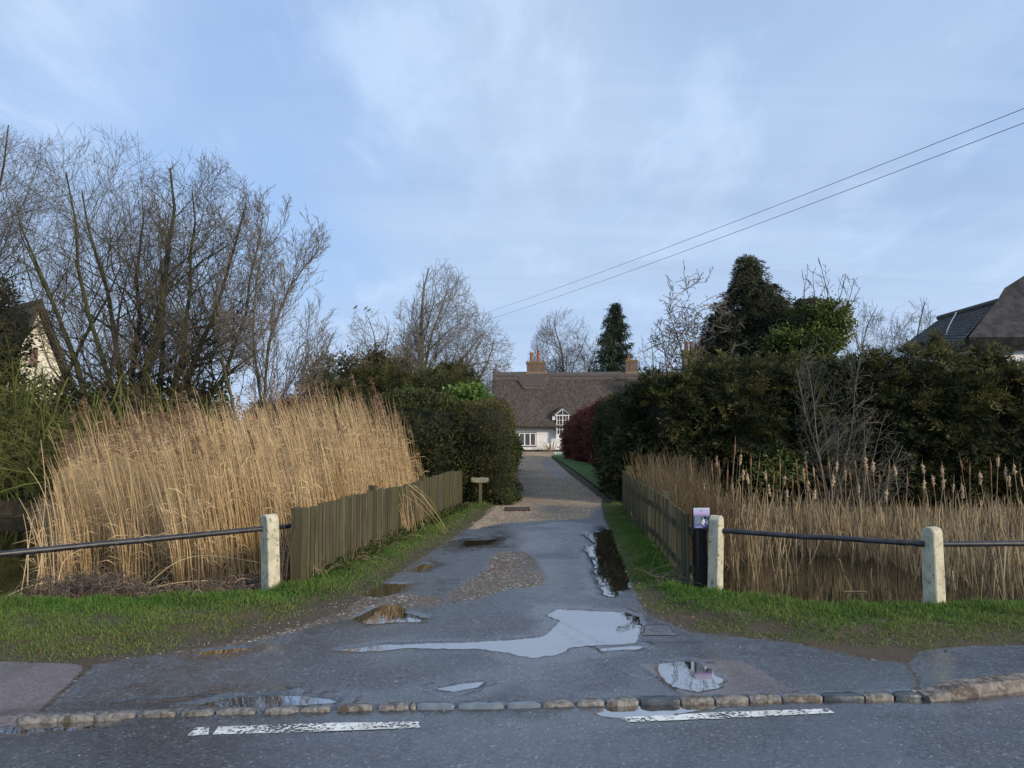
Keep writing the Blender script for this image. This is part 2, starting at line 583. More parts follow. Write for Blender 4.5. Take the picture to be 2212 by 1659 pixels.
M_darktrim = mat('dark_trim', (0.03, 0.03, 0.03), None, rough=0.6)
M_pot = mat('terracotta', (0.24, 0.095, 0.062), (0.32, 0.14, 0.09), 12, 4, 0.85)
M_kerb = mat('granite_kerb', (0.11, 0.105, 0.10), (0.24, 0.225, 0.205), 30, 6, 0.5, 0.012, 70, c3=(0.085, 0.065, 0.045), s3=14, t3=(0.5, 0.62))
M_kerbblue = mat('blue_kerb', (0.115, 0.145, 0.175), (0.165, 0.195, 0.225), 18, 6, 0.22, 0.003, 60)
M_kerbdark = mat('dark_kerb', (0.040, 0.048, 0.060), (0.080, 0.092, 0.105), 18, 6, 0.38, 0.01, 50)
M_iron = mat('cast_iron', (0.085, 0.09, 0.10), (0.14, 0.145, 0.155), 30, 5, 0.4, 0.002, 60)
M_rust = mat('rusty_iron', (0.05, 0.035, 0.03), (0.09, 0.06, 0.045), 30, 5, 0.6)
M_stone = mat('gravel_stones', (0.20, 0.155, 0.115), (0.34, 0.27, 0.20), 60, 2, 0.6, tone=(0.60, 0.55, 0.48))
M_stoneb = mat('flint_chips', (0.10, 0.085, 0.075), (0.22, 0.19, 0.165), 60, 2, 0.6, tone=(0.60, 0.57, 0.52))
M_stick = mat('dead_sticks', (0.085, 0.07, 0.05), (0.20, 0.165, 0.12), 8, 4, 0.9)
M_wire = mat('power_wire', (0.02, 0.02, 0.022), None, rough=0.6)
M_bluegreysl = mat('pigeon_grey', (0.17, 0.19, 0.23), (0.22, 0.24, 0.28), 20, 3, 0.9)
M_pink = mat('pigeon_breast', (0.40, 0.27, 0.25), None, rough=0.9)
M_lawnfar = mat('far_grass', (0.055, 0.11, 0.022), (0.085, 0.14, 0.032), 1.5, 5, 0.95)


def brick_mat(name, c1, c2, mortar, sc, moss=None):
    m = bpy.data.materials.new(name)
    m.use_nodes = True
    t = m.node_tree
    t.nodes.clear()
    out = N(t, 'ShaderNodeOutputMaterial')
    b = N(t, 'ShaderNodeBsdfPrincipled')
    b.inputs['Roughness'].default_value = 0.9
    geo = N(t, 'ShaderNodeNewGeometry')
    s_ = N(t, 'ShaderNodeSeparateXYZ')
    L(t, geo.outputs['Position'], s_.inputs[0])
    cb = N(t, 'ShaderNodeCombineXYZ')
    L(t, mathn(t, 'ADD', s_.outputs[0], s_.outputs[1]), cb.inputs[0])
    L(t, s_.outputs[2], cb.inputs[1])
    br = N(t, 'ShaderNodeTexBrick')
    br.inputs['Scale'].default_value = sc
    br.inputs['Color1'].default_value = (*c1, 1)
    br.inputs['Color2'].default_value = (*c2, 1)
    br.inputs['Mortar'].default_value = (*mortar, 1)
    br.inputs['Mortar Size'].default_value = 0.03
    L(t, cb.outputs[0], br.inputs['Vector'])
    cc = br.outputs[0]
    if moss:
        cc = mixc(t, maprange(t, noise(t, geo.outputs['Position'], 4, 5, 0.6), 0.5, 0.62), cc, moss)
    L(t, cc, b.inputs['Base Color'])
    L(t, b.outputs[0], out.inputs[0])
    return m


M_brick = brick_mat('old_brick', (0.22, 0.13, 0.085), (0.14, 0.085, 0.06), (0.10, 0.09, 0.08), 3.2)
M_moss = mat('mossy_brick', (0.16, 0.15, 0.05), (0.20, 0.14, 0.08), 9, 5, 0.95)
M_tile = mat('roof_tile', (0.045, 0.045, 0.05), (0.085, 0.082, 0.08), 6, 5, 0.85, tone=(0.10, 0.098, 0.085), c3=(0.075, 0.085, 0.05), s3=1.3, t3=(0.52, 0.7))


def paint_mat():
    m = bpy.data.materials.new('worn_white_paint')
    m.use_nodes = True
    t = m.node_tree
    t.nodes.clear()
    out = N(t, 'ShaderNodeOutputMaterial')
    b = N(t, 'ShaderNodeBsdfPrincipled')
    b.inputs['Roughness'].default_value = 0.6
    geo = N(t, 'ShaderNodeNewGeometry')
    P = geo.outputs['Position']
    n1 = noise(t, P, 45, 5, 0.7)
    b.inputs['Base Color'].default_value = (0.76, 0.76, 0.72, 1)
    L(t, mixc(t, maprange(t, noise(t, P, 12, 5), 0.4, 0.65), (0.80, 0.80, 0.75), (0.58, 0.57, 0.53)), b.inputs['Base Color'])
    tr = N(t, 'ShaderNodeBsdfTransparent')
    n2 = noise(t, P, 3.0, 3)
    f = maprange(t, mathn(t, 'ADD', n1, mathn(t, 'MULTIPLY', mathn(t, 'SUBTRACT', n2, 0.5), 0.4)), 0.49, 0.56)
    mx = N(t, 'ShaderNodeMixShader')
    L(t, f, mx.inputs[0])
    L(t, b.outputs[0], mx.inputs[1])
    L(t, tr.outputs[0], mx.inputs[2])
    bn = N(t, 'ShaderNodeBump')
    bn.inputs['Distance'].default_value = 0.004
    L(t, n1, bn.inputs['Height'])
    L(t, bn.outputs[0], b.inputs['Normal'])
    L(t, mx.outputs[0], out.inputs[0])
    return m


M_paint = paint_mat()

# ------------------------------------------------------------------ ground plan (all outlines are on the ground, in metres)
ROADZ = -0.02
kerb_px = [(-900, 1580), (0, 1551), (50, 1546), (210, 1540), (300, 1537), (460, 1532), (560, 1531), (720, 1524), (890, 1520), (1090, 1518), (1240, 1513),
           (1376, 1508), (1470, 1506), (1610, 1502), (1770, 1499), (1980, 1496), (2060, 1491), (2212, 1474), (3300, 1400)]
kerbW = G(kerb_px)
kx, ky = kerbW[:, 0], kerbW[:, 1]


def kerbY(x):
    return np.interp(x, kx, ky)


P_drive = np.concatenate([G([(80, 1540), (150, 1475), (190, 1438), (250, 1425), (420, 1400), (520, 1385), (640, 1352), (740, 1318), (790, 1280), (880, 1222), (960, 1172),
                             (1010, 1140), (1062, 1100), (1100, 1062), (1108, 1020), (1112, 990)]),
                          np.array([(-0.3, 44.0), (-3.0, 47.0), (-3.0, 53.9), (3.4, 53.9), (3.4, 47.5), (2.4, 46.0)]),
                          G([(1190, 988), (1225, 1020), (1262, 1050), (1300, 1078), (1308, 1120), (1330, 1170), (1352, 1220), (1372, 1272), (1400, 1318), (1500, 1362), (1700, 1383),
                             (1880, 1422), (1965, 1432), (1990, 1470), (1985, 1500), (1985, 1530), (80, 1570)])])
P_pavL = G([(-900, 1440), (0, 1428), (168, 1434), (185, 1440), (150, 1475), (80, 1540), (60, 1580), (-900, 1640)])
P_pavR = G([(1960, 1432), (1985, 1405), (2060, 1396), (2212, 1392), (3300, 1350), (3300, 1560), (1985, 1530), (1990, 1470)])
P_grL = G([(-1200, 1412), (0, 1412), (170, 1408), (330, 1390), (440, 1368), (530, 1340), (640, 1306), (760, 1278), (800, 1252), (870, 1205), (950, 1160), (1000, 1126), (1062, 1094),
           (1062, 1080), (1000, 1085), (985, 1090), (640, 1262), (560, 1283), (300, 1297), (0, 1298), (-1200, 1300)])
P_grR = G([(1306, 1090), (1322, 1125), (1347, 1195), (1378, 1262), (1425, 1300), (1505, 1338), (1600, 1358), (1750, 1370), (1950, 1380), (2212, 1368), (3400, 1330),
           (3400, 1240), (2212, 1303), (1990, 1312), (1750, 1310), (1600, 1288), (1500, 1272), (1345, 1085)])
P_pondL = np.concatenate([G([(-1500, 1300), (0, 1300), (150, 1303), (300, 1298), (560, 1286), (628, 1270)]), np.array([(-2.35, 8.0), (-1.9, 11), (-1.45, 14.2), (-2.5, 15.8), (-6, 17.6), (-12, 17.8), (-22, 17.6)])])
P_pondR = np.concatenate([G([(1515, 1278), (1600, 1292), (1750, 1313), (1990, 1315), (2212, 1306), (3500, 1250)]), np.array([(17, 15.2), (8, 15.6), (4, 15.6), (2.6, 15.0), (2.15, 12.5), (2.05, 10.0)])])
P_grav1 = G([(1020, 1140), (1075, 1128), (1180, 1122), (1280, 1115), (1302, 1085), (1300, 1060), (1230, 1010), (1190, 983), (1050, 975), (1060, 1062), (1040, 1100)])
P_gravW = np.array([gp(1020, 1142), gp(1075, 1130), gp(1180, 1124), gp(1262, 1120), gp(1300, 1085), (2.2, 22), (2.3, 40), (6, 56), (-6, 56), (-2, 40), (-0.6, 18)])
P_grav2 = G([(1075, 1193), (1135, 1190), (1165, 1215), (1182, 1245), (1175, 1265), (1090, 1275), (1040, 1292), (975, 1305), (960, 1285), (1010, 1255), (1050, 1228), (1060, 1205)])
P_grav3 = G([(770, 1284), (860, 1282), (960, 1290), (960, 1305), (900, 1315), (870, 1312), (800, 1310), (760, 1335), (640, 1365), (520, 1392), (420, 1404), (200, 1432), (190, 1425), (420, 1380), (600, 1335)])
P_soilR = G([(1395, 1315), (1500, 1350), (1700, 1372), (1950, 1385), (2212, 1375), (2212, 1392), (2060, 1396), (1985, 1405), (1960, 1432), (1880, 1424), (1700, 1386), (1500, 1366), (1400, 1330)])
P_pink = G([(1380, 1435), (1598, 1426), (1722, 1492), (1480, 1502)])
P_rut = G([(1180, 985), (1215, 1010), (1250, 1050), (1230, 1055), (1190, 1030), (1160, 1000)])
puddles = [
    ('main', 0, [(730, 1403), (820, 1390), (1000, 1386), (1120, 1381), (1170, 1374), (1192, 1360), (1203, 1348), (1215, 1338), (1180, 1327), (1205, 1315), (1290, 1319), (1350, 1321), (1378, 1332), (1388, 1350), (1372, 1386), (1230, 1395), (1205, 1411), (1150, 1418), (1100, 1409), (1040, 1399), (900, 1397), (780, 1406)]),
    ('side', 0, [(1258, 1152), (1300, 1149), (1303, 1141), (1327, 1143), (1332, 1172), (1350, 1215), (1358, 1268), (1338, 1275), (1325, 1286), (1304, 1282), (1294, 1250), (1284, 1205), (1262, 1186), (1290, 1172)]),
    ('lefta', 0, [(780, 1284), (830, 1260), (880, 1260), (866, 1275), (815, 1288)]),
    ('leftb', 0, [(766, 1336), (828, 1306), (872, 1303), (872, 1322), (916, 1334), (905, 1342), (860, 1340), (800, 1345)]),
    ('leftc', 0, [(992, 1176), (1010, 1167), (1073, 1164), (1060, 1174), (1008, 1179)]),
    ('trench', 0, [(1423, 1430), (1500, 1427), (1535, 1443), (1554, 1464), (1545, 1483), (1505, 1492), (1450, 1480), (1428, 1455)]),
    ('leftd', 0, [(892, 1228), (915, 1217), (932, 1220), (908, 1232)]),
    ('kerba', ROADZ, [(1290, 1536), (1310, 1524), (1376, 1516), (1500, 1513), (1660, 1509), (1690, 1516), (1560, 1524), (1480, 1534), (1440, 1543), (1320, 1547)]),
    ('kerbb', ROADZ, [(-200, 1590), (0, 1562), (60, 1556), (250, 1550), (255, 1556), (230, 1566), (100, 1578), (0, 1582)]),
    ('behind', 0, [(410, 1522), (470, 1508), (600, 1499), (690, 1505), (740, 1512), (700, 1518), (560, 1525)]),
    ('kerbc', ROADZ, [(1690, 1512), (1850, 1506), (2015, 1502), (2100, 1496), (2230, 1482), (2230, 1494), (2015, 1512), (1850, 1515)]),
    ('thin', 0, [(430, 1406), (530, 1396), (545, 1401), (450, 1413)]),
    ('shine', 0, [(945, 1486), (1000, 1474), (1040, 1472), (1030, 1482), (980, 1490)]),
    ('shineb', 0, [(1290, 1398), (1390, 1392), (1385, 1400), (1300, 1404)]),
]
PUD = [(n, z, G(p, z)) for n, z, p in puddles]


CRACKS = [(0.012, [(258, 1516), (300, 1507), (345, 1508), (400, 1504), (470, 1504), (540, 1499), (600, 1497), (650, 1503), (720, 1507), (775, 1503)]),
          (0.009, [(1372, 1389), (1440, 1386), (1516, 1386)]), (0.006, [(456, 1572), (452, 1610), (449, 1700)]), (0.005, [(232, 1558), (229, 1620), (226, 1700)]),
          (0.006, [(1660, 1455), (1700, 1480), (1722, 1494)]), (0.006, [(1380, 1435), (1480, 1502)]), (0.005, [(1380, 1435), (1480, 1430), (1598, 1426)]),
          (0.008, [(168, 1434), (186, 1440), (148, 1478), (84, 1536)]), (0.007, [(1300, 1290), (1350, 1305), (1385, 1330)])]
CRW = [(w_, G(p_)) for w_, p_ in CRACKS]


def linedist(P, x, y):
    d = np.full(x.shape, 9.0)
    for i in range(len(P) - 1):
        ax, ay = P[i]
        ex, ey = P[i + 1] - P[i]
        t = np.clip(((x - ax) * ex + (y - ay) * ey) / (ex * ex + ey * ey), 0, 1)
        d = np.minimum(d, np.hypot(x - ax - t * ex, y - ay - t * ey))
    return d


def fields(x, y, full=False):
    """height and surface attributes at world x, y"""
    x = np.asarray(x, float)
    y = np.asarray(y, float)
    h = 0.006 * fbm(x * 1.3, y * 1.3, 3, 5)
    grav = np.zeros_like(x)
    soil = np.zeros_like(x)
    wet = np.full_like(x, 0.42)
    pink = np.zeros_like(x)
    near = (y > 2.5) & (y < 60) & (np.abs(x) < 26)
    xn, yn = x[near], y[near]
    hn = h[near]
    nz = fbm(xn * 5, yn * 5, 4, 11)
    nz2 = fbm(xn * 18, yn * 18, 3, 17)
    gl = np.maximum(sdf(P_grL, xn, yn), sdf(P_grR, xn, yn)) + 0.10 * nz
    hn = hn + 0.045 * sstep(-0.06, 0.22, gl) + 0.03 * nz * sstep(0, 0.3, gl)
    out_d = sdf(P_drive, xn, yn)
    pond = np.maximum(sdf(P_pondL, xn, yn), sdf(P_pondR, xn, yn)) + 0.10 * nz
    hn = hn - 1.0 * sstep(-0.05, 0.65, pond)
    kd = yn - kerbY(xn)
    roadm = kd < -0.01
    hn = np.where(roadm, hn * 0.5 + ROADZ, hn)
    wn = wet[near]
    for nme, z0, P in PUD:
        bb = (xn > P[:, 0].min() - 0.8) & (xn < P[:, 0].max() + 0.8) & (yn > P[:, 1].min() - 0.8) & (yn < P[:, 1].max() + 0.8)
        if not bb.any():
            continue
        d = sdf(P, xn[bb], yn[bb])
        sc = 0.5 if yn[bb].min() < 5 else 1.0
        d2 = d + (0.08 * nz[bb] + 0.10 * nz2[bb]) * sc
        dep = 0.030 * sstep(-0.09 * sc, 0.13 * sc, d2)
        if nme in ('shine', 'shineb', 'thin', 'behind', 'grit'):
            dep = dep * 0.8 - 0.006 * np.clip(nz2[bb] * 4, -1, 1) * (d2 > -0.1)
        hb = hn[bb]
        hb = hb - dep
        hn[bb] = hb
        wn[bb] = np.maximum(wn[bb], 1.15 * sstep(-0.40, 0.0, d2))
    gn = np.maximum.reduce([sstep(-0.5, 0.4, sdf(P_gravW, xn, yn)), sstep(-0.12, 0.12, sdf(P_grav2, xn, yn)) * 0.85, sstep(-0.1, 0.1, sdf(P_grav3, xn, yn)) * 0.9])
    gn = gn * (1 - 0.55 * sstep(-0.2, 0.25, sdf(P_rut, xn, yn)))
    sn = np.maximum(sstep(-0.1, 0.06, sdf(P_soilR, xn, yn)) * 0.95, sstep(-0.10, 0.02, gl) * 0.9)
    sn = np.maximum(sn, 0.8 * sstep(0.12, -0.02, out_d) * (yn < 17) * (~roadm) * (sdf(P_pavL, xn, yn) < 0) * (sdf(P_pavR, xn, yn) < 0))
    pn = np.maximum(sstep(-0.015, 0.01, sdf(P_pink, xn, yn)), (sdf(P_pavL, xn, yn) > 0) * 1.0)
    wn = np.maximum(wn, 0.62 * sstep(-0.3, 0.3, 0.9 - np.hypot((xn - 0.9) / 1.3, (yn - 11.2) / 1.6)))
    wn = wn + 0.28 * sstep(0.0, -0.6, kd)
    wn = wn - 0.25 * sstep(-0.2, -0.0, sdf(P_pavL, xn, yn)) + 0.1 * sstep(1.5, 0, np.abs(kd - 0.45))
    wn = np.where(yn > 13, wn * 0.4, wn)
    ck = np.zeros_like(xn)
    bd = yn < 7
    for w_, P in CRW:
        dd = linedist(P, xn[bd] + 0.03 * nz2[bd], yn[bd] + 0.05 * nz[bd])
        ck[bd] = np.maximum(ck[bd], np.exp(-(dd / w_) ** 2) * sstep(-0.35, 0.05, nz2[bd] + 0.1))
    hn = hn - 0.006 * ck
    mud = (yn < 11.8) * 1.0
    h[near] = hn
    grav[near] = gn
    soil[near] = sn
    wet[near] = np.clip(wn, 0, 1)
    pink[near] = pn
    if full:
        ckf = np.zeros_like(x)
        ckf[near] = ck
        mf = np.zeros_like(x)
        mf[near] = mud
        return h, grav, soil, wet, pink, ckf, mf
    return h, grav, soil, wet, pink


def Hh(x, y):
    return fields(np.atleast_1d(x), np.atleast_1d(y))[0]


# --- one tensor grid, cut into the ground objects along the outlines
ys = [3.1]
while ys[-1] < 60:
    y_ = ys[-1]
    ys.append(y_ + min(0.25 if y_ < 20 else 0.8, max(0.0105, y_ * y_ * 0.00105)))
ys = np.array(ys)
ys = np.concatenate([[-60, -20, -6, 0, 1.5, 2.5], ys, np.geomspace(62, 3000, 30)])
xf = np.concatenate([np.arange(-4.0, 4.0, 0.02)])
xs = np.concatenate([-np.geomspace(3000, 27, 24), np.arange(-26, -8.0, 0.3), np.arange(-8.0, -4.0, 0.06), xf, np.arange(4.0, 8.0, 0.06), np.arange(8.0, 26, 0.3), np.geomspace(27, 3000, 24)])
GX, GY = np.meshgrid(xs, ys)
nx, ny = len(xs), len(ys)
Hf, Gf, Sf, Wf, Pf, Cf, Mf = fields(GX.ravel(), GY.ravel(), True)
Vg = np.stack([GX.ravel(), GY.ravel(), Hf], 1)
ii, jj = np.meshgrid(np.arange(nx - 1), np.arange(ny - 1))
q = (jj * nx + ii).ravel()
Q = np.stack([q, q + 1, q + nx + 1, q + nx], 1)
CX = Vg[Q, 0].mean(1)
CY = Vg[Q, 1].mean(1)
jn = 0.05 * fbm(CX * 7, CY * 7, 3, 31)
isroad = CY < kerbY(CX) - 0.01
nearf = (CY < 60) & (CY > 2.5) & (np.abs(CX) < 26)
cls = np.zeros(len(Q), int)
a_ = np.full(len(Q), -9.0)
b_ = a_.copy()
c2_ = a_.copy()
a_[nearf] = sdf(P_drive, CX[nearf], CY[nearf])
b_[nearf] = sdf(P_pavL, CX[nearf], CY[nearf])
c2_[nearf] = sdf(P_pavR, CX[nearf], CY[nearf])
farx = (np.abs(CX) >= 26) & (CY < kerbY(CX) + 1.2)
cls[(b_ + jn * 0.6 > 0)] = 2
cls[(c2_ + jn > 0)] = 3
cls[(a_ + jn > 0)] = 1
cls[isroad] = 4


def ground_obj(name, k, m):
    qs = Q[cls == k]
    used, inv = np.unique(qs, return_inverse=True)
    mb = MB()
    tn = np.clip(Sf[used] * 0.8, 0, 1) if k == 0 else 0.5
    mb.add(Vg[used], inv.reshape(qs.shape), tn)
    o = mb.build(name, m, smooth=True)
    for an, arr in (('grav', Gf), ('soil', Sf), ('wet', Wf), ('pink', Pf), ('crack', Cf), ('muddy', Mf)):
        a = o.data.attributes.new(an, 'FLOAT', 'POINT')
        a.data.foreach_set('value', arr[used].astype(np.float32))
    return tag(o, kind='structure')


ground_obj('ground', 0, M_turf)
ground_obj('driveway', 1, M_drive)
ground_obj('pavement_left', 2, M_drive)
ground_obj('pavement_right', 3, M_drive)
ground_obj('road', 4, M_road)


def sheet(name, P, z, m, grow=0.0, kind='structure'):
    c_ = P.mean(0)
    mb = MB()
    n = len(P)
    d = P - c_
    Pn = P + nrm(d) * grow
    V = np.concatenate([np.c_[Pn, np.full(n, z)]])
    mb.add(V, [tuple(range(n))])
    return tag(mb.build(name, m, loc=(c_[0], c_[1], z)), kind=kind)


for nme, z0, P in PUD:
    x0, x1, y0, y1 = P[:, 0].min() - 0.12, P[:, 0].max() + 0.12, P[:, 1].min() - 0.08, P[:, 1].max() + 0.08
    # water surface follows the outline, a hand's breadth wider, and is cut by the rising tarmac
    n = len(P)
    lvl = z0 - 0.0085
    area = 0.5 * np.sum(P[:, 0] * np.roll(P[:, 1], -1) - np.roll(P[:, 0], -1) * P[:, 1])
    sgn = 1 if area > 0 else -1
    e = np.roll(P, -1, 0) - P
    nn = nrm(np.stack([e[:, 1], -e[:, 0]], 1)) * sgn
    vn = nrm(nn + np.roll(nn, 1, 0))
    gsz = 0.05 if z0 < 0 or P[:, 1].mean() < 5 else 0.09
    Pg = P + vn * gsz
    if nme == 'kerba' or nme == 'kerbb' or nme == 'kerbc':
        Pg[:, 1] = np.minimum(Pg[:, 1], kerbY(Pg[:, 0]) - 0.05)
    if nme == 'behind':
        Pg[:, 1] = np.maximum(Pg[:, 1], kerbY(Pg[:, 0]) + 0.02)
    mb = MB()
    V = np.c_[Pg, np.full(n, lvl)]
    mb.add(V, [tuple(range(n)) if sgn > 0 else tuple(range(n))[::-1]])
    o = mb.build('puddle', M_puddle)
    tag(o, kind='structure')

mb = MB()
mb.add([(-24, 6.0, -0.40), (-1.2, 6.0, -0.40), (-1.2, 19, -0.40), (-24, 19, -0.40)], [(0, 1, 2, 3)])
tag(mb.build('pond_water', M_pond), kind='structure')
mb = MB()
mb.add([(1.7, 5.6, -0.40), (20, 5.6, -0.40), (20, 16.5, -0.40), (1.7, 16.5, -0.40)], [(0, 1, 2, 3)])
tag(mb.build('pond_water', M_pond), kind='structure')

# far lawn sheets lie on the ground by the drive
for P in (np.array([(2.25, 17.5), (2.35, 30), (2.3, 44), (2.9, 47.5), (3.6, 47.8), (4.2, 44), (3.2, 30), (2.9, 17.5)]),):
    sheet('lawn', P[::-1], 0.05, M_lawnfar)

# worn white dashes
for pts in ([(405, 1591), (417, 1574), (452, 1571), (450, 1588)], [(459, 1588), (472, 1571), (700, 1563), (904, 1560), (908, 1573), (700, 1581)],
            [(1338, 1551), (1560, 1539), (1788, 1532), (1803, 1541), (1560, 1553), (1356, 1561)]):
    P = G(pts, ROADZ)
    mb = MB()
    zz_ = float(Hh(P[:, 0], P[:, 1]).max()) + 0.003
    mb.add(np.c_[P, np.full(len(P), zz_)], [tuple(range(len(P)))[::-1]])
    tag(mb.build('road_marking', M_paint), kind='structure')

# ------------------------------------------------------------------ kerb stones
stones = [(47, 132, 0), (133, 210, 0), (211, 296, 0), (305, 383, 0), (396, 466, 0), (472, 555, 0), (575, 648, 0), (650, 715, 0), (730, 806, 0), (820, 884, 0), (886, 900, 0),
          (902, 982, 1), (990, 1088, 1), (1095, 1166, 1), (1172, 1238, 0), (1245, 1302, 0), (1308, 1376, 0), (1382, 1466, 2), (1468, 1539, 0), (1541, 1612, 0), (1615, 1683, 0),
          (1686, 1771, 0), (1774, 1860, 2), (1863, 1923, 0), (1928, 1983, 2)]
ordn = ['leftmost', 'second', 'third', 'fourth', 'fifth', 'sixth', 'seventh', 'eighth', 'ninth', 'tenth', 'eleventh', 'twelfth', 'thirteenth', 'fourteenth', 'fifteenth', 'sixteenth',
        'seventeenth', 'eighteenth', 'nineteenth', 'twentieth', 'twenty-first', 'twenty-second', 'twenty-third', 'twenty-fourth', 'rightmost']
for k, (u0, u1, t) in enumerate(stones):
    rng = RS(100 + k)
    vy = lambda u: np.interp(u, [p[0] for p in kerb_px], [p[1] for p in kerb_px])
    a = np.array(gp(u0, vy(u0)))
    b = np.array(gp(u1, vy(u1)))
    mid = (a + b) / 2
    ln = np.linalg.norm(b - a)
    R = frame((b[0] - a[0], b[1] - a[1], 0))
    bmx = max(3, int(ln / 0.03))
    # rounded slab: grid over a superellipse section
    sec = []
    for i in range(12):
        an = 2 * math.pi * i / 12
        cx_, sx_ = math.cos(an), math.sin(an)
        sec.append((0.036 * np.sign(cx_) * abs(cx_) ** 0.2, 0.040 * np.sign(sx_) * abs(sx_) ** 0.22))
    sec = np.array(sec)
    V = []
    for j in range(bmx + 1):
        s_ = j / bmx
        e = 1 - 0.22 * (abs(2 * s_ - 1) ** 14)
        jig = 1 + 0.045 * rng.randn(12)
        y_ = sec[:, 0] * e * (1 + 0.03 * rng.randn(12))
        z_ = sec[:, 1] * e * jig
        V.append(np.stack([np.full(12, (s_ - 0.5) * ln * 0.985), y_, z_], 1))
    V = np.concatenate(V) @ R.T + np.array([mid[0], mid[1] - 0.012, -0.037 + 0.004 * rng.rand() + (0.002 if t == 1 else 0)])
    Fc = [(j * 12 + i, j * 12 + (i + 1) % 12, (j + 1) * 12 + (i + 1) % 12, (j + 1) * 12 + i) for j in range(bmx) for i in range(12)]
    mb = MB()
    mb.add(V, Fc)
    mb.add(V[:12], [tuple(range(12))[::-1]])
    mb.add(V[-12:], [tuple(range(12))])
    o = mb.build('kerb_stone', [M_kerb, M_kerbblue, M_kerbdark][t], loc=(mid[0], mid[1], -0.09), smooth=True)
    wd = ['brownish granite kerb stone', 'smooth blue grey kerb stone', 'dark slate kerb stone'][t]
    if u1 - u0 < 20:
        wd = 'tiny brown kerb stone sliver'
    tag(o, '%s, %s in the row across the drive mouth%s' % (wd, ordn[k], '' if k in (0, 24) else ' from the left'), 'kerb stone', 'kerb stones across the drive entrance')
# raised long kerb at the right
mb = MB()
pts = [gp(1990, 1497), gp(2060, 1490), gp(2130, 1481), gp(2212, 1472), gp(2400, 1458), gp(3000, 1420)]
sec = [(-0.085, -0.08), (-0.080, -0.005), (-0.060, 0.016), (0.02, 0.022), (0.06, 0.016), (0.06, -0.08)]
V = []
for j, p in enumerate(pts):
    q0 = np.array(pts[max(0, j - 1)])
    q1 = np.array(pts[min(len(pts) - 1, j + 1)])
    tdir = (q1 - q0) / np.linalg.norm(q1 - q0)
    nd = np.array([-tdir[1], tdir[0]])
    lift = 0.0 if j == 0 else 0.022
    for a, b in sec:
        V.append((p[0] + nd[0] * a, p[1] + nd[1] * a, b + (lift if b > 0 else 0) - (0.02 if j == 0 else 0)))
mb.add(V, [(j * 6 + i, (j + 1) * 6 + i, (j + 1) * 6 + i + 1, j * 6 + i + 1) for j in range(len(pts) - 1) for i in range(5)])
mb.add(V[:6], [(0, 1, 2, 3, 4, 5)])
tag(mb.build('kerb_edging', mat('concrete_kerb', (0.14, 0.122, 0.108), (0.25, 0.22, 0.195), 26, 6, 0.8, 0.014, 60, c3=(0.08, 0.065, 0.05), s3=11, t3=(0.48, 0.62)), loc=(pts[0][0], pts[0][1], -0.05)), 'long curved raised kerb edging the pavement at the right', 'kerb')

# ------------------------------------------------------------------ covers
root = empty('manhole_cover', (*gp(1425, 1362), 0.0), 'small square metal access cover set in tarmac beside the big puddle', 'manhole cover')
P = G([(1386, 1373), (1392, 1352), (1448, 1352), (1462, 1373)])
c0 = P.mean(0)
mb = MB()
for i in range(4):
    a, b = P[i], P[(i + 1) % 4]
    ai, bi = c0 + (a - c0) * 0.9, c0 + (b - c0) * 0.9
    mb.add([(*a, 0.004), (*b, 0.004), (*bi, 0.012), (*ai, 0.012)], [(0, 1, 2, 3)])
mb.build('cover_frame', M_iron, root, loc=root.location)
mb = MB()
Pi = c0 + (P - c0) * 0.88
mb.add([(*p, 0.009) for p in Pi], [(0, 1, 2, 3)])
for k in range(24):
    a0 = 2 * math.pi * k / 24
    a1 = 2 * math.pi * (k + 1) / 24
    rr = [0.060, 0.066]
    mb.add([(c0[0] + r * math.cos(a), c0[1] + r * math.sin(a), 0.0125) for a, r in ((a0, rr[0]), (a0, rr[1]), (a1, rr[1]), (a1, rr[0]))], [(0, 1, 2, 3)])
mb.build('cover_plate', M_iron, root, loc=root.location)
root = empty('drain_cover', (*gp(1117, 1102), 0.0), 'low rusty iron drain plate sunk in brown gravel up the drive', 'drain cover')
mb = MB()
c0 = gp(1117, 1102)
mb.box((c0[0], c0[1], 0.012), (0.44, 0.36, 0.03), rotz(0.05))
mb.build('plate', M_rust, root, loc=root.location)
mb = MB()
for s_ in (-1, 1):
    mb = MB()
    mb.box((c0[0], c0[1] + s_ * 0.20, 0.018), (0.50, 0.035, 0.045), rotz(0.05))
    mb.build('rim', M_rust, root, loc=root.location)

# ------------------------------------------------------------------ concrete posts and rails


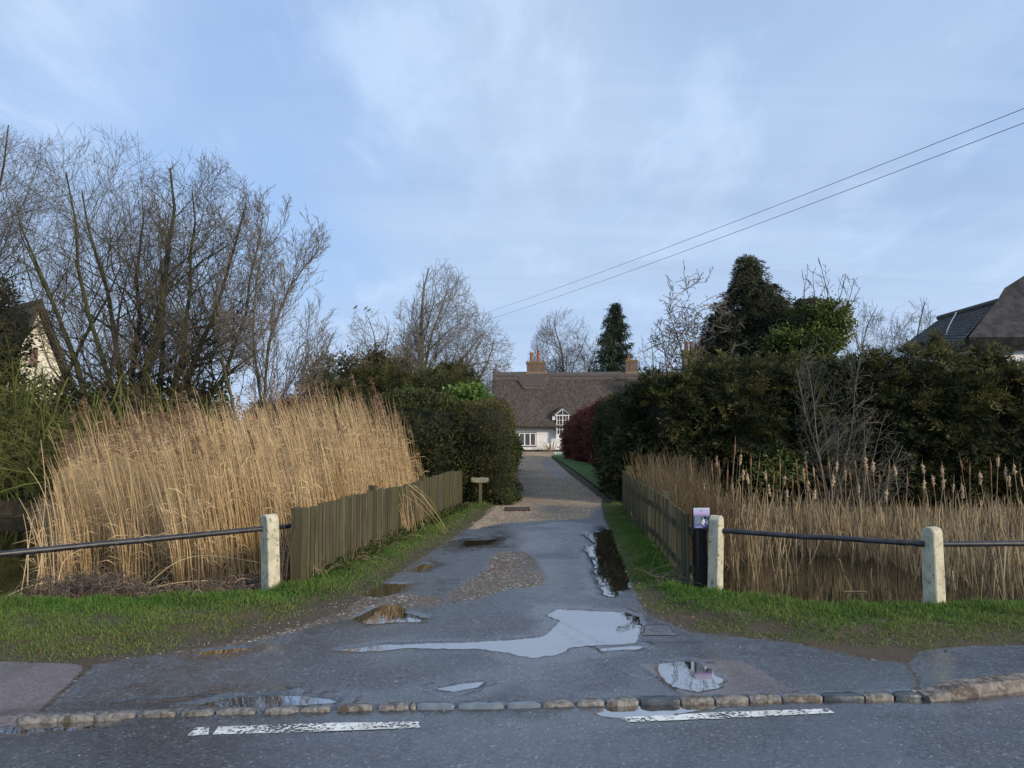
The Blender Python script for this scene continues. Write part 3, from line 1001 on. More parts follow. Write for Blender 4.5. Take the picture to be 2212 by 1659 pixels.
def conc_post(u, vb, vt, wdt, yaw, lean, label):
    X, Y = gp(u, vb)
    z0 = -0.15
    ztop = at(u, vt, Y)[2]
    mb = MB()
    # profile (arched top) in local x-z, thickness along local y
    hw, ht = wdt[0] / 2, wdt[1] / 2
    prof = [(-hw * 1.13, z0), (hw * 1.13, z0)]
    na = 12
    zs = [0.0, 0.15, 0.3, 0.45, ztop - hw]
    rgt = [(hw * (1.12 - 0.12 * z / ztop), z) for z in zs]
    arc = [(hw * math.cos(a), ztop - hw + hw * math.sin(a)) for a in np.linspace(0, math.pi, na)[1:-1]]
    lft = [(-x, z) for x, z in rgt[::-1]]
    outl = [(hw * 1.13, z0)] + rgt + arc + lft + [(-hw * 1.13, z0)]
    n = len(outl)
    rng = RS(int(u))
    outl = [(x + 0.0015 * rng.randn(), z + 0.001 * rng.randn()) for x, z in outl]
    R = rotz(yaw)
    ch = 0.008
    rings = []
    for yy, s_ in ((-ht, 1 - ch / hw), (-ht + ch, 1), (ht - ch, 1), (ht, 1 - ch / hw)):
        rings.append(np.array([(x * s_, yy, (z - (ztop - hw)) * (s_ if z > ztop - hw else 1) + ztop - hw) for x, z in outl]))
    V = np.concatenate(rings) @ R.T
    V[:, 0] += lean[0] * np.maximum(V[:, 2], 0)
    V[:, 1] += lean[1] * np.maximum(V[:, 2], 0)
    V += np.array([X, Y, 0])
    Fc = []
    for r in range(3):
        for i in range(n):
            Fc.append((r * n + i, r * n + (i + 1) % n, (r + 1) * n + (i + 1) % n, (r + 1) * n + i))
    mb.add(V, Fc)
    mb.add(V[:n], [tuple(range(n))])
    mb.add(V[-n:], [tuple(range(n))[::-1]])
    o = mb.build('concrete_post', M_conc, loc=(X, Y, 0))
    tag(o, label, 'post', 'white concrete posts holding the black rail')
    return X, Y


pL = conc_post(585, 1278, 1110, (0.125, 0.135), math.radians(-38), (-0.035, 0), 'white round-topped concrete post beside the left picket fence')
pR = conc_post(1545, 1281, 1113, (0.118, 0.110), math.radians(50), (0.03, 0), 'mossy cream concrete post next to the black gate post and notice')
pF = conc_post(2019, 1314, 1138, (0.125, 0.135), math.radians(-62) , (-0.004, 0), 'lichen-spotted concrete post standing alone in the grass at the far right')


def rail(u0, v0, Y0, u1, v1, Y1, r, label, name='metal_rail', n=10, extra=None):
    a, b = at(u0, v0, Y0), at(u1, v1, Y1)
    mb = MB()
    rng = RS(abs(int(u0)) + 7)
    pts = [a + (b - a) * t + np.array([0, 0, 0.0025 * rng.randn()]) for t in np.linspace(0, 1, n)]
    root = empty(name, a, label, 'rail', 'black metal rails threaded through the concrete posts')
    mb.tube(pts, r, 12)
    mb.build('pipe', M_black, root, loc=root.location, smooth=True)
    if extra:
        for t0, t1 in extra:
            m2 = MB()
            m2.tube([a + (b - a) * t for t in (t0, t0 + 0.004, t1 - 0.004, t1)], [r * 1.02, r * 1.14, r * 1.14, r * 1.02], 12)
            m2.build('collar', M_black, root, loc=root.location, smooth=True)
    return root


rail(-420, 1238, 5.35, 575, 1141, pL[1], 0.026, 'black metal rail running off left from the post at the picket fence')
rail(575, 1141, pL[1], 640, 1134, 8.05, 0.024, 'short black rail stub between the left concrete post and picket fence')
rail(1558, 1147, pR[1], 1996, 1175, pF[1], 0.0245, 'long black metal rail between the two right-hand concrete posts', extra=[(0.88, 0.925), (0.955, 1.0)])
rail(2022, 1175, pF[1], 2620, 1173, 7.0, 0.025, 'black metal rail running off right from the lone concrete post')
rail(1502, 1140, 7.72, 1540, 1143, pR[1], 0.02, 'short black bar joining gate post to the mossy concrete post')

# ------------------------------------------------------------------ picket fences


def picket(path, tops, label, side, posts, seed, hgt_jit, lowgap):
    """path: ground points; tops: z of pale tops along it; side: +1 rails on left of path direction"""
    path = np.array(path)
    root = empty('picket_fence', (path[0][0], path[0][1], 0.0), label, 'fence')
    seg = np.linalg.norm(np.diff(path, axis=0), axis=1)
    cum = np.concatenate([[0], np.cumsum(seg)])
    total = cum[-1]
    rng = RS(seed)

    def pos(s):
        x = np.interp(s, cum, path[:, 0])
        y = np.interp(s, cum, path[:, 1])
        e = 0.05
        x2 = np.interp(min(total, s + e), cum, path[:, 0]) - np.interp(max(0, s - e), cum, path[:, 0])
        y2 = np.interp(min(total, s + e), cum, path[:, 1]) - np.interp(max(0, s - e), cum, path[:, 1])
        return np.array([x, y]), nrm(np.array([x2, y2]))

    def topz(s):
        return np.interp(s, np.linspace(0, total, len(tops)), tops)
    s = 0.06
    while s < total - 0.03:
        p, t = pos(s)
        n = np.array([-t[1], t[0]]) * side
        zt = topz(s) + hgt_jit * rng.randn()
        ln = zt - lowgap
        tilt = 0.012 * rng.randn()
        R = frame((t[0], t[1], tilt)) @ rotz(0.09 * rng.randn())
        m = MB()
        m.box((p[0], p[1], lowgap + ln / 2), (0.066 + 0.006 * rng.randn(), 0.018, ln), R, tone=np.clip(0.35 + 0.3 * rng.randn(), 0, 1))
        m.build('pale', M_wood, root, loc=root.location)
        s += 0.098 + 0.007 * rng.randn()
    for zr in (0.20, 0.58):
        m = MB()
        pts = []
        for s in np.linspace(0.02, total - 0.02, 14):
            p, t = pos(s)
            n = np.array([-t[1], t[0]]) * side
            pts.append((p[0] + n[0] * 0.035, p[1] + n[1] * 0.035, zr))
        for a, b in zip(pts[:-1], pts[1:]):
            a, b = np.array(a), np.array(b)
            m.box((a + b) / 2, (np.linalg.norm(b - a) + 0.01, 0.04, 0.07), frame(b - a))
        m.build('cross_rail', M_wood, root, loc=root.location)
    for s, ex, w_ in posts:
        p, t = pos(s)
        n = np.array([-t[1], t[0]]) * side
        m = MB()
        zt = topz(s) + ex
        off = 0.04 + w_ / 2 + 0.03 if s > 0.02 else 0.02
        m.box((p[0] + n[0] * off, p[1] + n[1] * off, zt / 2 - 0.1), (w_, w_, zt + 0.2), frame((t[0], t[1], 0)), tone=0.5)
        m.build('fence_post', M_wood, root, loc=root.location)
    return root, pos, total


lpath = [gp(648, 1270), gp(720, 1236), gp(800, 1195), gp(900, 1145), gp(1000, 1098)]
lroot, lpos, ltot = picket(lpath, [0.79, 0.80, 0.80, 0.76, 0.77, 0.79, 0.79, 0.755], 'long mossy picket fence left of the drive with reeds poking through', 1,
                           [(0.0, 0.01, 0.115), (2.6, 0.05, 0.09), (5.2, 0.03, 0.09), (ltot if False else 7.4, 0.0, 0.09)], 5, 0.008, 0.03)
rpath = [gp(1492, 1276), gp(1482, 1271), gp(1421, 1188), gp(1377, 1147.5), gp(1345, 1103)]
rroot, rpos, rtot = picket(rpath, [0.75, 0.765, 0.77, 0.78, 0.79, 0.80], 'shaded green picket fence right of the drive beside the cattails', -1,
                           [(2.6, 0.0, 0.09), (5.0, 0.04, 0.09), (7.2, 0.09, 0.09)], 9, 0.004, 0.03)

# black gate post with the notice
c0 = at(1513, 1276, 7.72)
gpst = MB()
gpst.box((c0[0], c0[1], 0.28), (0.105, 0.105, 1.02), rotz(0.2))
o = gpst.build('gate_post', M_blackwood, loc=(c0[0], c0[1], 0))
tag(o, 'black square timber post under the small notice at the fence end', 'post')

# notice: laminated card, purple dusk picture, lines of small text, white disc with dark bird shape


def notice():
    Yn = 7.62
    tl, br_ = at(1497.5, 1097, Yn), at(1533.5, 1141, Yn)
    W_, H_ = br_[0] - tl[0], tl[2] - br_[2]
    root = empty('notice', (tl[0] + W_ / 2, Yn, br_[2]), 'small purple laminated notice with white disc and text on the black post', 'notice')
    R = rotz(0.06)

    def P3(x, z, off):
        v = np.array([(x - 0.5) * W_, -off, z * H_]) @ R.T
        return v + np.array(root.location)
    m = MB()
    m.box(P3(0.5, 0.5, 0), (W_, 0.006, H_), R)
    mm = bpy.data.materials.new('dusk_print')
    mm.use_nodes = True
    t = mm.node_tree
    b = t.nodes['Principled BSDF']
    b.inputs['Roughness'].default_value = 0.2
    geo = N(t, 'ShaderNodeNewGeometry')
    s_ = N(t, 'ShaderNodeSeparateXYZ')
    L(t, geo.outputs['Position'], s_.inputs[0])
    z0 = br_[2]
    f = maprange(t, mathn(t, 'ADD', s_.outputs[2], mathn(t, 'MULTIPLY', noise(t, geo.outputs['Position'], 25, 4), 0.02)), z0 + 0.01, z0 + H_ + 0.01, 0, 1, False)
    cr = N(t, 'ShaderNodeValToRGB')
    els = cr.color_ramp.elements
    els[0].position = 0.0
    els[0].color = (0.06, 0.06, 0.16, 1)
    els[1].position = 1.0
    els[1].color = (0.42, 0.50, 0.66, 1)
    for p_, c_ in ((0.12, (0.10, 0.10, 0.30, 1)), (0.3, (0.05, 0.08, 0.12, 1)), (0.55, (0.05, 0.09, 0.14, 1)), (0.62, (0.22, 0.20, 0.38, 1)), (0.75, (0.46, 0.38, 0.60, 1))):
        e = els.new(p_)
        e.color = c_
    L(t, f, cr.inputs[0])
    L(t, cr.outputs[0], b.inputs['Base Color'])
    m.build('card', mm, root, loc=root.location)
    white = mat('print_white', (0.72, 0.72, 0.80), None, rough=0.3)
    dark = mat('print_dark', (0.02, 0.022, 0.07), None, rough=0.3)
    lb = mat('print_text', (0.33, 0.42, 0.50), None, rough=0.3)
    m = MB()
    n = 28
    cx_, cz_ = 0.70, 0.30
    m.add([P3(cx_ + 0.20 * math.cos(2 * math.pi * i / n), cz_ + 0.165 * math.sin(2 * math.pi * i / n), 0.0042) for i in range(n)], [tuple(range(n))])
    m.build('disc', white, root, loc=root.location)
    m = MB()
    m.add([P3(x, z, 0.0050) for x, z in ((0.60, 0.52), (0.63, 0.58), (0.70, 0.60), (0.77, 0.57), (0.79, 0.50), (0.76, 0.44), (0.80, 0.38), (0.77, 0.30), (0.72, 0.33), (0.70, 0.42), (0.63, 0.46))], [tuple(range(11))])
    m.add([P3(x, z, 0.0050) for x, z in ((0.60, 0.20), (0.66, 0.24), (0.72, 0.25), (0.80, 0.21), (0.76, 0.17), (0.64, 0.17))], [tuple(range(6))])
    m.add([P3(x, z, 0.0050) for x, z in ((0.52, 0.42), (0.55, 0.41), (0.62, 0.25), (0.60, 0.24))], [tuple(range(4))])
    m.build('bird_picture', dark, root, loc=root.location)
    m = MB()
    m.add([P3(x, z, 0.0055) for x, z in ((0.60, 0.535), (0.60, 0.50), (0.47, 0.475))], [(0, 1, 2)])
    m.add([P3(x, z, 0.0045) for x, z in ((0.02, 0.985), (0.98, 0.985), (0.98, 0.965), (0.02, 0.97))], [tuple(range(4))])
    m.build('beak_and_edge', white, root, loc=root.location)
    m = MB()
    rng = RS(3)
    for k in range(9):
        z = 0.555 - k * 0.043
        x = 0.07
        xe = 0.40 + 0.10 * (1 if k > 2 else 0) * rng.rand()
        while x < xe:
            w_ = 0.03 + 0.05 * rng.rand()
            m.add([P3(x, z, 0.0044), P3(x + w_, z, 0.0044), P3(x + w_, z + 0.018, 0.0044), P3(x, z + 0.018, 0.0044)], [(0, 1, 2, 3)])
            x += w_ + 0.012
    for z, x0, x1 in ((0.09, 0.1, 0.5), (0.03, 0.1, 0.5)):
        m.add([P3(x0, z, 0.0044), P3(x1, z, 0.0044), P3(x1, z + 0.02, 0.0044), P3(x0, z + 0.02, 0.0044)], [(0, 1, 2, 3)])
    m.build('text_lines', lb, root, loc=root.location)
    m = MB()
    m.tube([P3(0.5, 0.86, 0.002), P3(0.5, 0.86, 0.010)], [0.006, 0.004], 8)
    m.build('pin', M_black, root, loc=root.location)


notice()

# small wooden name board by the hedge
bx = np.array(gp(1037, 1093))
root = empty('name_board', (bx[0], bx[1], 0.0), 'small weathered wooden board on a short post before the left hedge', 'sign')
mb = MB()
mb.box((bx[0], bx[1], 0.25), (0.068, 0.06, 0.66), rotz(0.3))
mb.build('post', M_wood, root, loc=root.location)
mb = MB()
n = 14
top = [(x, 0.045 + 0.006 * math.sin(x * 31)) for x in np.linspace(-0.18, 0.18, n)]
bot = [(x, -0.045 - 0.018 * math.cos(x / 0.18 * math.pi / 2)) for x in np.linspace(0.18, -0.18, n)]
outl = top + bot
zc = 0.545
V = [(bx[0] + x, bx[1] - 0.055, zc + z) for x, z in outl] + [(bx[0] + x, bx[1] - 0.030, zc + z) for x, z in outl]
m_ = len(outl)
mb.add(V, [(i, (i + 1) % m_, m_ + (i + 1) % m_, m_ + i) for i in range(m_)])
mb.add(V[:m_], [tuple(range(m_))])
mb.add(V[m_:], [tuple(range(m_))[::-1]])
mb.build('board', M_signwood, root, loc=root.location)

# ------------------------------------------------------------------ plants: branches


class Tree:
    def __init__(s, seed):
        s.r = random.Random(seed)
        s.np = RS(seed)
        s.P0, s.P1, s.R0, s.R1, s.T0, s.T1, s.lv, s.big = [], [], [], [], [], [], [], []
        s.tips = []

    def poly(s, pts, rad, lev):
        n = len(pts)
        ts = []
        for i in range(n):
            a = pts[max(0, i - 1)]
            b = pts[min(n - 1, i + 1)]
            ts.append((b - a).normalized())
        if lev == 0:
            s.big.append(([tuple(p) for p in pts], list(rad)))
            return
        for i in range(n - 1):
            s.P0.append(tuple(pts[i]))
            s.P1.append(tuple(pts[i + 1]))
            s.R0.append(rad[i])
            s.R1.append(rad[i + 1])
            s.T0.append(tuple(ts[i]))
            s.T1.append(tuple(ts[i + 1]))
            s.lv.append(lev)

    def grow(s, p, d, ln, r, lev, cfg, env):
        R = s.r
        n = cfg['n'][lev]
        st = ln / n
        wig = cfg['wig'][lev]
        tr = cfg['trop'][lev]
        pts = [p.copy()]
        rad = [r]
        dirs = [d.copy()]
        rend = r * cfg['taper'][lev]
        inside = False
        for i in range(n):
            d = (d + Vector((R.gauss(0, wig), R.gauss(0, wig), R.gauss(0, wig))) + Vector((0, 0, tr))).normalized()
            p = p + d * st
            if env is not None:
                ev = env(p)
                if ev < 1:
                    inside = True
                elif ev > 1 + 0.14 * R.random() and (lev > 0 or (p.z > 3 and (inside or i > 0.5 * n))):
                    break
            pts.append(p)
            rad.append(max(cfg['rmin'], r + (rend - r) * (i + 1) / n))
            dirs.append(d.copy())
        if len(pts) < 2:
            return
        if len(pts) <= n:
            m_ = len(pts) - 1
            rad = [max(cfg['rmin'], r + (rend - r) * (j / m_)) for j in range(m_ + 1)]
        s.poly(pts, rad, lev)
        if lev + 1 < len(cfg['n']):
            k = cfg['k'][lev]
            k = int(k * (0.8 + 0.4 * R.random()) * len(pts) / (n + 1) + 0.5)
            for c_ in range(k):
                t = cfg['start'][lev] + (1 - cfg['start'][lev]) * (c_ + R.random()) / max(k, 1)
                f = t * (len(pts) - 1)
                i = min(int(f), len(pts) - 2)
                fr = f - i
                q_ = pts[i].lerp(pts[i + 1], fr)
                dd = dirs[i + 1]
                ang = math.radians(cfg['ang'][lev] * (0.65 + 0.7 * R.random()))
                ax = dd.orthogonal().normalized()
                ax.rotate(Matrix.Rotation(R.random() * 2 * math.pi, 3, dd))
                nd = dd.copy()
                nd.rotate(Matrix.Rotation(ang, 3, ax))
                rr = (rad[i] * (1 - fr) + rad[i + 1] * fr) * cfg['rr'][lev]
                s.grow(q_, nd, ln * cfg['lr'][lev] * (1 - 0.45 * t) * (0.6 + 0.7 * R.random()), max(rr, cfg['rmin']), lev + 1, cfg, env)
        else:
            s.tips.append(tuple(pts[-1]))

    def build(s, root, m, thick=8, trunkname='trunk', crownname='crown'):
        loc = tuple(root.location)
        if s.big:
            mb = MB()
            for pts, rad in s.big:
                mb.tube(pts, rad, thick, tone=0.0)
            mb.build(trunkname, m, root, loc=loc, smooth=True)
        if s.P0:
            mb = MB()
            lv = np.array(s.lv, float)
            tn = np.clip((lv - 1) / 2.5, 0, 1)
            mb.segs(s.P0, s.P1, s.R0, s.R1, s.T0, s.T1, 3, tone=tn)
            mb.build(crownname, m, root, loc=loc)


def ell(c_, r_):
    cx_, cy_, cz_ = c_
    rx_, ry_, rz_ = r_
    return lambda p: math.sqrt(((p.x - cx_) / rx_) ** 2 + ((p.y - cy_) / ry_) ** 2 + ((p.z - cz_) / rz_) ** 2)


def pxell(u0, u1, v0, v1, Y, ry=None):
    a = at(u0, v1, Y)
    b = at(u1, v0, Y)
    c_ = (a + b) / 2
    r_ = (b - a) / 2
    return ell(c_, (abs(r_[0]), ry or abs(r_[0]) * 0.8, abs(r_[2]))), c_, r_


def unionenv(*es):
    return lambda p: min(e(p) for e in es)


CFG = dict(n=[10, 7, 5, 4], wig=[0.10, 0.15, 0.19, 0.18], trop=[0.02, 0.045, 0.06, 0.09], taper=[0.15, 0.25, 0.35, 0.5], k=[20, 12, 8], start=[0.2, 0.12, 0.1],
           ang=[50, 42, 38], lr=[0.45, 0.52, 0.55], rr=[0.42, 0.48, 0.55], rmin=0.004)


def bare_tree(seed, base_uv, Y, stems, env, label, m, name='bare_tree', cfg=None, basez=None, group=None, cat='tree', r0=0.12):
    cf = dict(CFG)
    if cfg:
        cf.update(cfg)
    b = at(*base_uv, Y)
    bz = b[2] if basez is None else basez
    root = empty(name, (b[0], b[1], bz), label, cat, group)
    t = Tree(seed)
    for (du, dx, dy, dz, ln, rr) in stems:
        d = Vector((dx, dy, dz)).normalized()
        t.grow(Vector((b[0] + du, b[1] + t.r.uniform(-0.2, 0.2), bz)), d, ln, rr, 0, cf, env)
    t.build(root, m)
    return root, t


# ------------------------------------------------------------------ plants: leaf masses


def leafmass(mb, P, Nn, per, spread, Ls, Ws, rng, outw=0.8, up=0.3, tonec=(0.35, 0.25), mi=0, flat=0.5, tonefn=None):
    """P clump centres, Nn outward directions; each clump is a spray of narrow leaves"""
    n = len(P)
    base = np.repeat(P, per, 0) + rng.randn(n * per, 3) * spread
    axis = np.repeat(Nn, per, 0) * outw + rng.randn(n * per, 3) * 0.55 + np.array([0, 0, up])
    cl = nrm(rng.randn(n, 3) + Nn * 0.8)
    axis = nrm(axis + np.repeat(cl, per, 0) * 0.7)
    side = nrm(np.cross(axis, rng.randn(n * per, 3)))
    l_ = Ls * (0.6 + 0.8 * rng.rand(n * per))[:, None]
    w_ = Ws * (0.7 + 0.6 * rng.rand(n * per))[:, None]
    mid = base + axis * l_ * 0.45
    tip = base + axis * l_ + np.array([0, 0, -1.0]) * l_ * 0.15
    V = np.stack([base, mid + side * w_, tip, mid - side * w_], 1).reshape(-1, 3)
    Fc = np.arange(n * per * 4).reshape(-1, 4)
    ct = tonec[0] + tonec[1] * rng.randn(n)
    if tonefn is not None:
        ct = ct + tonefn(P)
    tn = np.repeat(np.clip(np.repeat(ct, per) + 0.12 * rng.randn(n * per), 0, 1), 4)
    mb.add(V, Fc, tn, mi)


def sprays(mb, P, Nn, per, Lp, Lf, Wf, rng, up=0.15, tonec=(0.2, 0.25), droop=0.25, tonefn=None, mi=0):
    """feathery conifer sprays: leaflets set along an outward arching axis, lighter at the tip, as young growth and as painted highlight"""
    n = len(P)
    d = nrm(Nn * 0.9 + rng.randn(n, 3) * 0.45 + np.array([0, 0, up]))
    L_ = Lp * (0.5 + 0.9 * rng.rand(n))
    sdir_ = nrm(np.cross(d, rng.randn(n, 3) * 0.5 + np.array([0, 0, 1.0])))
    t = rng.rand(n * per)
    D = np.repeat(d, per, 0)
    S = np.repeat(sdir_, per, 0)
    LL = np.repeat(L_, per)
    sg = np.where(rng.rand(n * per) < 0.5, -1.0, 1.0)
    wd = (1 - t) * 0.42 + 0.06
    off = rng.rand(n * per) * wd * LL * 0.9
    base = np.repeat(P, per, 0) - D * (0.25 * LL)[:, None] + D * (t * LL)[:, None] + S * (sg * off)[:, None] + np.array([0, 0, -1.0]) * (droop * LL * (t ** 2 + (off / LL) ** 1.0 * 0.6))[:, None]
    base += rng.randn(n * per, 3) * 0.018
    ax = nrm(D * 0.8 + S * (sg * 0.75)[:, None] + rng.randn(n * per, 3) * 0.35 + np.array([0, 0, -droop * 0.8]))
    nn_ = nrm(np.cross(D, S) + rng.randn(n * per, 3) * 0.5)
    sd = nrm(np.cross(ax, nn_))
    l_ = (Lf * (0.6 + 0.8 * rng.rand(n * per)))[:, None]
    w_ = (Wf * (0.7 + 0.6 * rng.rand(n * per)))[:, None]
    mid = base + ax * l_ * 0.45
    V = np.stack([base, mid + sd * w_, base + ax * l_, mid - sd * w_], 1).reshape(-1, 3)
    ct = tonec[0] + tonec[1] * rng.randn(n)
    if tonefn is not None:
        ct = ct + tonefn(P)
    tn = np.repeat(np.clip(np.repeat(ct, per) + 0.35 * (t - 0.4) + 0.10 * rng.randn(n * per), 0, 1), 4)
    mb.add(V, np.arange(n * per * 4).reshape(-1, 4), tn, mi)


def ico(sub=2):
    import bmesh
    bm = bmesh.new()
    bmesh.ops.create_icosphere(bm, subdivisions=sub, radius=1.0)
    V = np.array([v.co[:] for v in bm.verts])
    Fc = np.array([[v.index for v in f.verts] for f in bm.faces])
    bm.free()
    return V, Fc


ICO = ico(3)


def blobs_surface(bl, n, rng, expo=2.0):
    bl = np.array(bl, float)
    area = bl[:, 3] * bl[:, 4] + bl[:, 4] * bl[:, 5] + bl[:, 3] * bl[:, 5]
    idx = rng.choice(len(bl), n, p=area / area.sum())
    D = nrm(rng.randn(n, 3))
    if expo != 2.0:
        s_ = (np.abs(D) ** expo).sum(1, keepdims=True) ** (1 / expo)
        D = D / s_
    b = bl[idx]
    P = b[:, :3] + D * b[:, 3:6]
    Nn = nrm(np.sign(D) * np.abs(D) ** (expo - 1) / b[:, 3:6])
    keep = np.ones(n, bool)
    for k in range(len(bl)):
        q_ = (np.abs((P - bl[k, :3]) / bl[k, 3:6]) ** expo).sum(1)
        keep &= ~((q_ < 0.8) & (idx != k))
    return P[keep], Nn[keep]


def bush(name, bl, nclump, per, spread, Ls, Ws, m, label, cat, seed, up=0.3, outw=0.8, tonec=(0.35, 0.25), core=0.86, expo=2.0, lump=0.12, group=None, corem=None, ymax=None, tonefn=None, base=None, extra=None, depth=0.0, camside=True, spray=None):
    rng = RS(seed)
    bl = np.array(bl, float)
    P, Nn = blobs_surface(bl, nclump, rng, expo)
    if camside:      # the far backs of dense hedges are left thin
        kp = (Nn[:, 1] < 0.35) | (rng.rand(len(P)) < 0.25)
        P, Nn = P[kp], Nn[kp]
    kp = P[:, 2] > -0.1
    P, Nn = P[kp], Nn[kp]
    f = fbm(P[:, 0] * 1.7 + P[:, 1] * 0.9, P[:, 2] * 1.7 + P[:, 1] * 0.7, 3, seed % 7) * 2
    P = P + Nn * (lump * f)[:, None] - Nn * (depth * rng.rand(len(P)))[:, None]
    cz = base if base is not None else (bl[:, 0].mean(), bl[:, 1].min(), 0.0)
    root = empty(name, cz, label, cat, group)
    mb = MB()
    if spray:
        sprays(mb, P, Nn, spray[0], spray[1], Ls, Ws, rng, up, tonec, spray[2], tonefn)
    else:
        leafmass(mb, P, Nn, per, spread, Ls, Ws, rng, outw, up, tonec, tonefn=tonefn)
    mb.build('foliage', m, root, loc=root.location)
    mc = MB()  # solid dark core added inside the foliage to block light
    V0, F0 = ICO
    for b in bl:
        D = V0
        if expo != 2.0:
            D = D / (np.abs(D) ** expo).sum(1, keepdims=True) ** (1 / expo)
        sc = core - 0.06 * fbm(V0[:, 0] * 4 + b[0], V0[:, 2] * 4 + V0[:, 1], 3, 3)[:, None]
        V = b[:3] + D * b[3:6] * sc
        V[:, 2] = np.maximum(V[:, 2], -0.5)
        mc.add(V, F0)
    mc.build('shade_core', corem or M_core, root, loc=root.location, smooth=True)
    return root


def pxblob(u, v, Y, ru, rv, ry):
    c_ = at(u, v, Y)
    return (c_[0], c_[1], c_[2], ru / F * Y, ry, rv / F * Y)


# ---------------- left back: big bare alders and willows above the thicket
env1 = unionenv(pxell(-260, 180, 292, 860, 19.5, 2.4)[0], pxell(-150, 140, 284, 700, 19.5, 2.0)[0])
bare_tree(11, (40, 1010), 19.5, [(0, -0.05, 0, 1, 10.6, 0.10), (0.3, 0.12, 0.05, 1, 10.4, 0.09), (-0.9, -0.10, 0, 1, 10.4, 0.09), (-0.4, 0.05, -0.1, 1, 10.2, 0.08), (-1.8, -0.1, -0.1, 1, 10.2, 0.08)], env1,
          'tall bare tree at the far left edge, twigs against the sky', M_barkmoss, cfg=dict(k=[27, 13, 8], rmin=0.003), basez=0.0, r0=.1)
env2 = unionenv(pxell(40, 400, 288, 700, 19.0, 2.3)[0], pxell(330, 470, 345, 650, 19, 1.5)[0], pxell(100, 380, 400, 980, 19, 2)[0])
bare_tree(12, (235, 1040), 19.0, [(0, -0.12, 0, 1, 11, 0.11), (0.25, 0.08, 0.05, 1, 11, 0.11), (0.1, 0.20, 0.0, 1, 10.6, 0.10), (-0.3, -0.16, 0.1, 1, 10.2, 0.07), (0.3, 0.0, -0.1, 1, 11.0, 0.09), (-0.2, -0.05, -0.1, 1, 10.8, 0.08)], env2,
          'tall many-stemmed bare tree with reddish top twigs, second from left', M_barkmoss, cfg=dict(k=[26, 13, 8], rmin=0.003), basez=0.0)
env3 = unionenv(pxell(270, 590, 345, 850, 18.6, 2.2)[0], pxell(180, 440, 480, 1050, 18.6, 1.6)[0])
bare_tree(13, (255, 1040), 18.6, [(0.2, 0.36, 0, 1, 10.2, 0.14), (0.35, 0.55, 0.05, 1, 9.4, 0.12), (0.2, 0.85, -0.1, 1, 7.6, 0.10), (0.5, 1.3, 0.1, 0.8, 6.2, 0.08), (0.3, 0.24, 0.1, 1, 9.0, 0.11), (0.4, 0.45, -0.15, 1, 9.4, 0.10), (0.3, 0.66, 0.1, 1, 8.8, 0.09)], env3,
          'leaning dark bare tree, its mossy limbs arching right over the reeds', M_barkmoss, cfg=dict(k=[28, 13, 8], rmin=0.0032, wig=[0.13, 0.17, 0.2, 0.18], trop=[0.045, 0.03, 0.05, 0.08]), basez=0.0)
env4 = unionenv(pxell(470, 722, 390, 900, 18.2, 1.6)[0])
bare_tree(14, (545, 1040), 18.2, [(-0.1, -0.02, 0, 1, 7.9, 0.06), (0.1, 0.06, 0.05, 1, 7.7, 0.06), (0.3, 0.15, 0.0, 1, 7.3, 0.05), (0.2, 0.27, 0.1, 1, 6.6, 0.045), (-0.25, -0.08, 0, 1, 7.2, 0.04)], env4,
          'slender pale-stemmed bare tree standing right of the big bare trees', M_bark, cfg=dict(k=[34, 10, 6], ang=[32, 34, 38], lr=[0.36, 0.45, 0.5], trop=[0.02, 0.09, 0.09, 0.08], rmin=0.0042), basez=0.0)
env4b = unionenv(pxell(500, 800, 640, 1000, 19.5, 1.6)[0])
bare_tree(15, (520, 980), 19.5, [(0.0, 0.9, 0, 0.55, 3.4, 0.05), (0.3, 0.55, 0.1, 0.8, 3.2, 0.04), (0.0, 0.2, 0.1, 0.9, 3.0, 0.04)], env4b,
          'low bare spreading tree arching over the reeds below the slender tree', M_barkmoss, cfg=dict(k=[12, 9, 6]), basez=0.2)

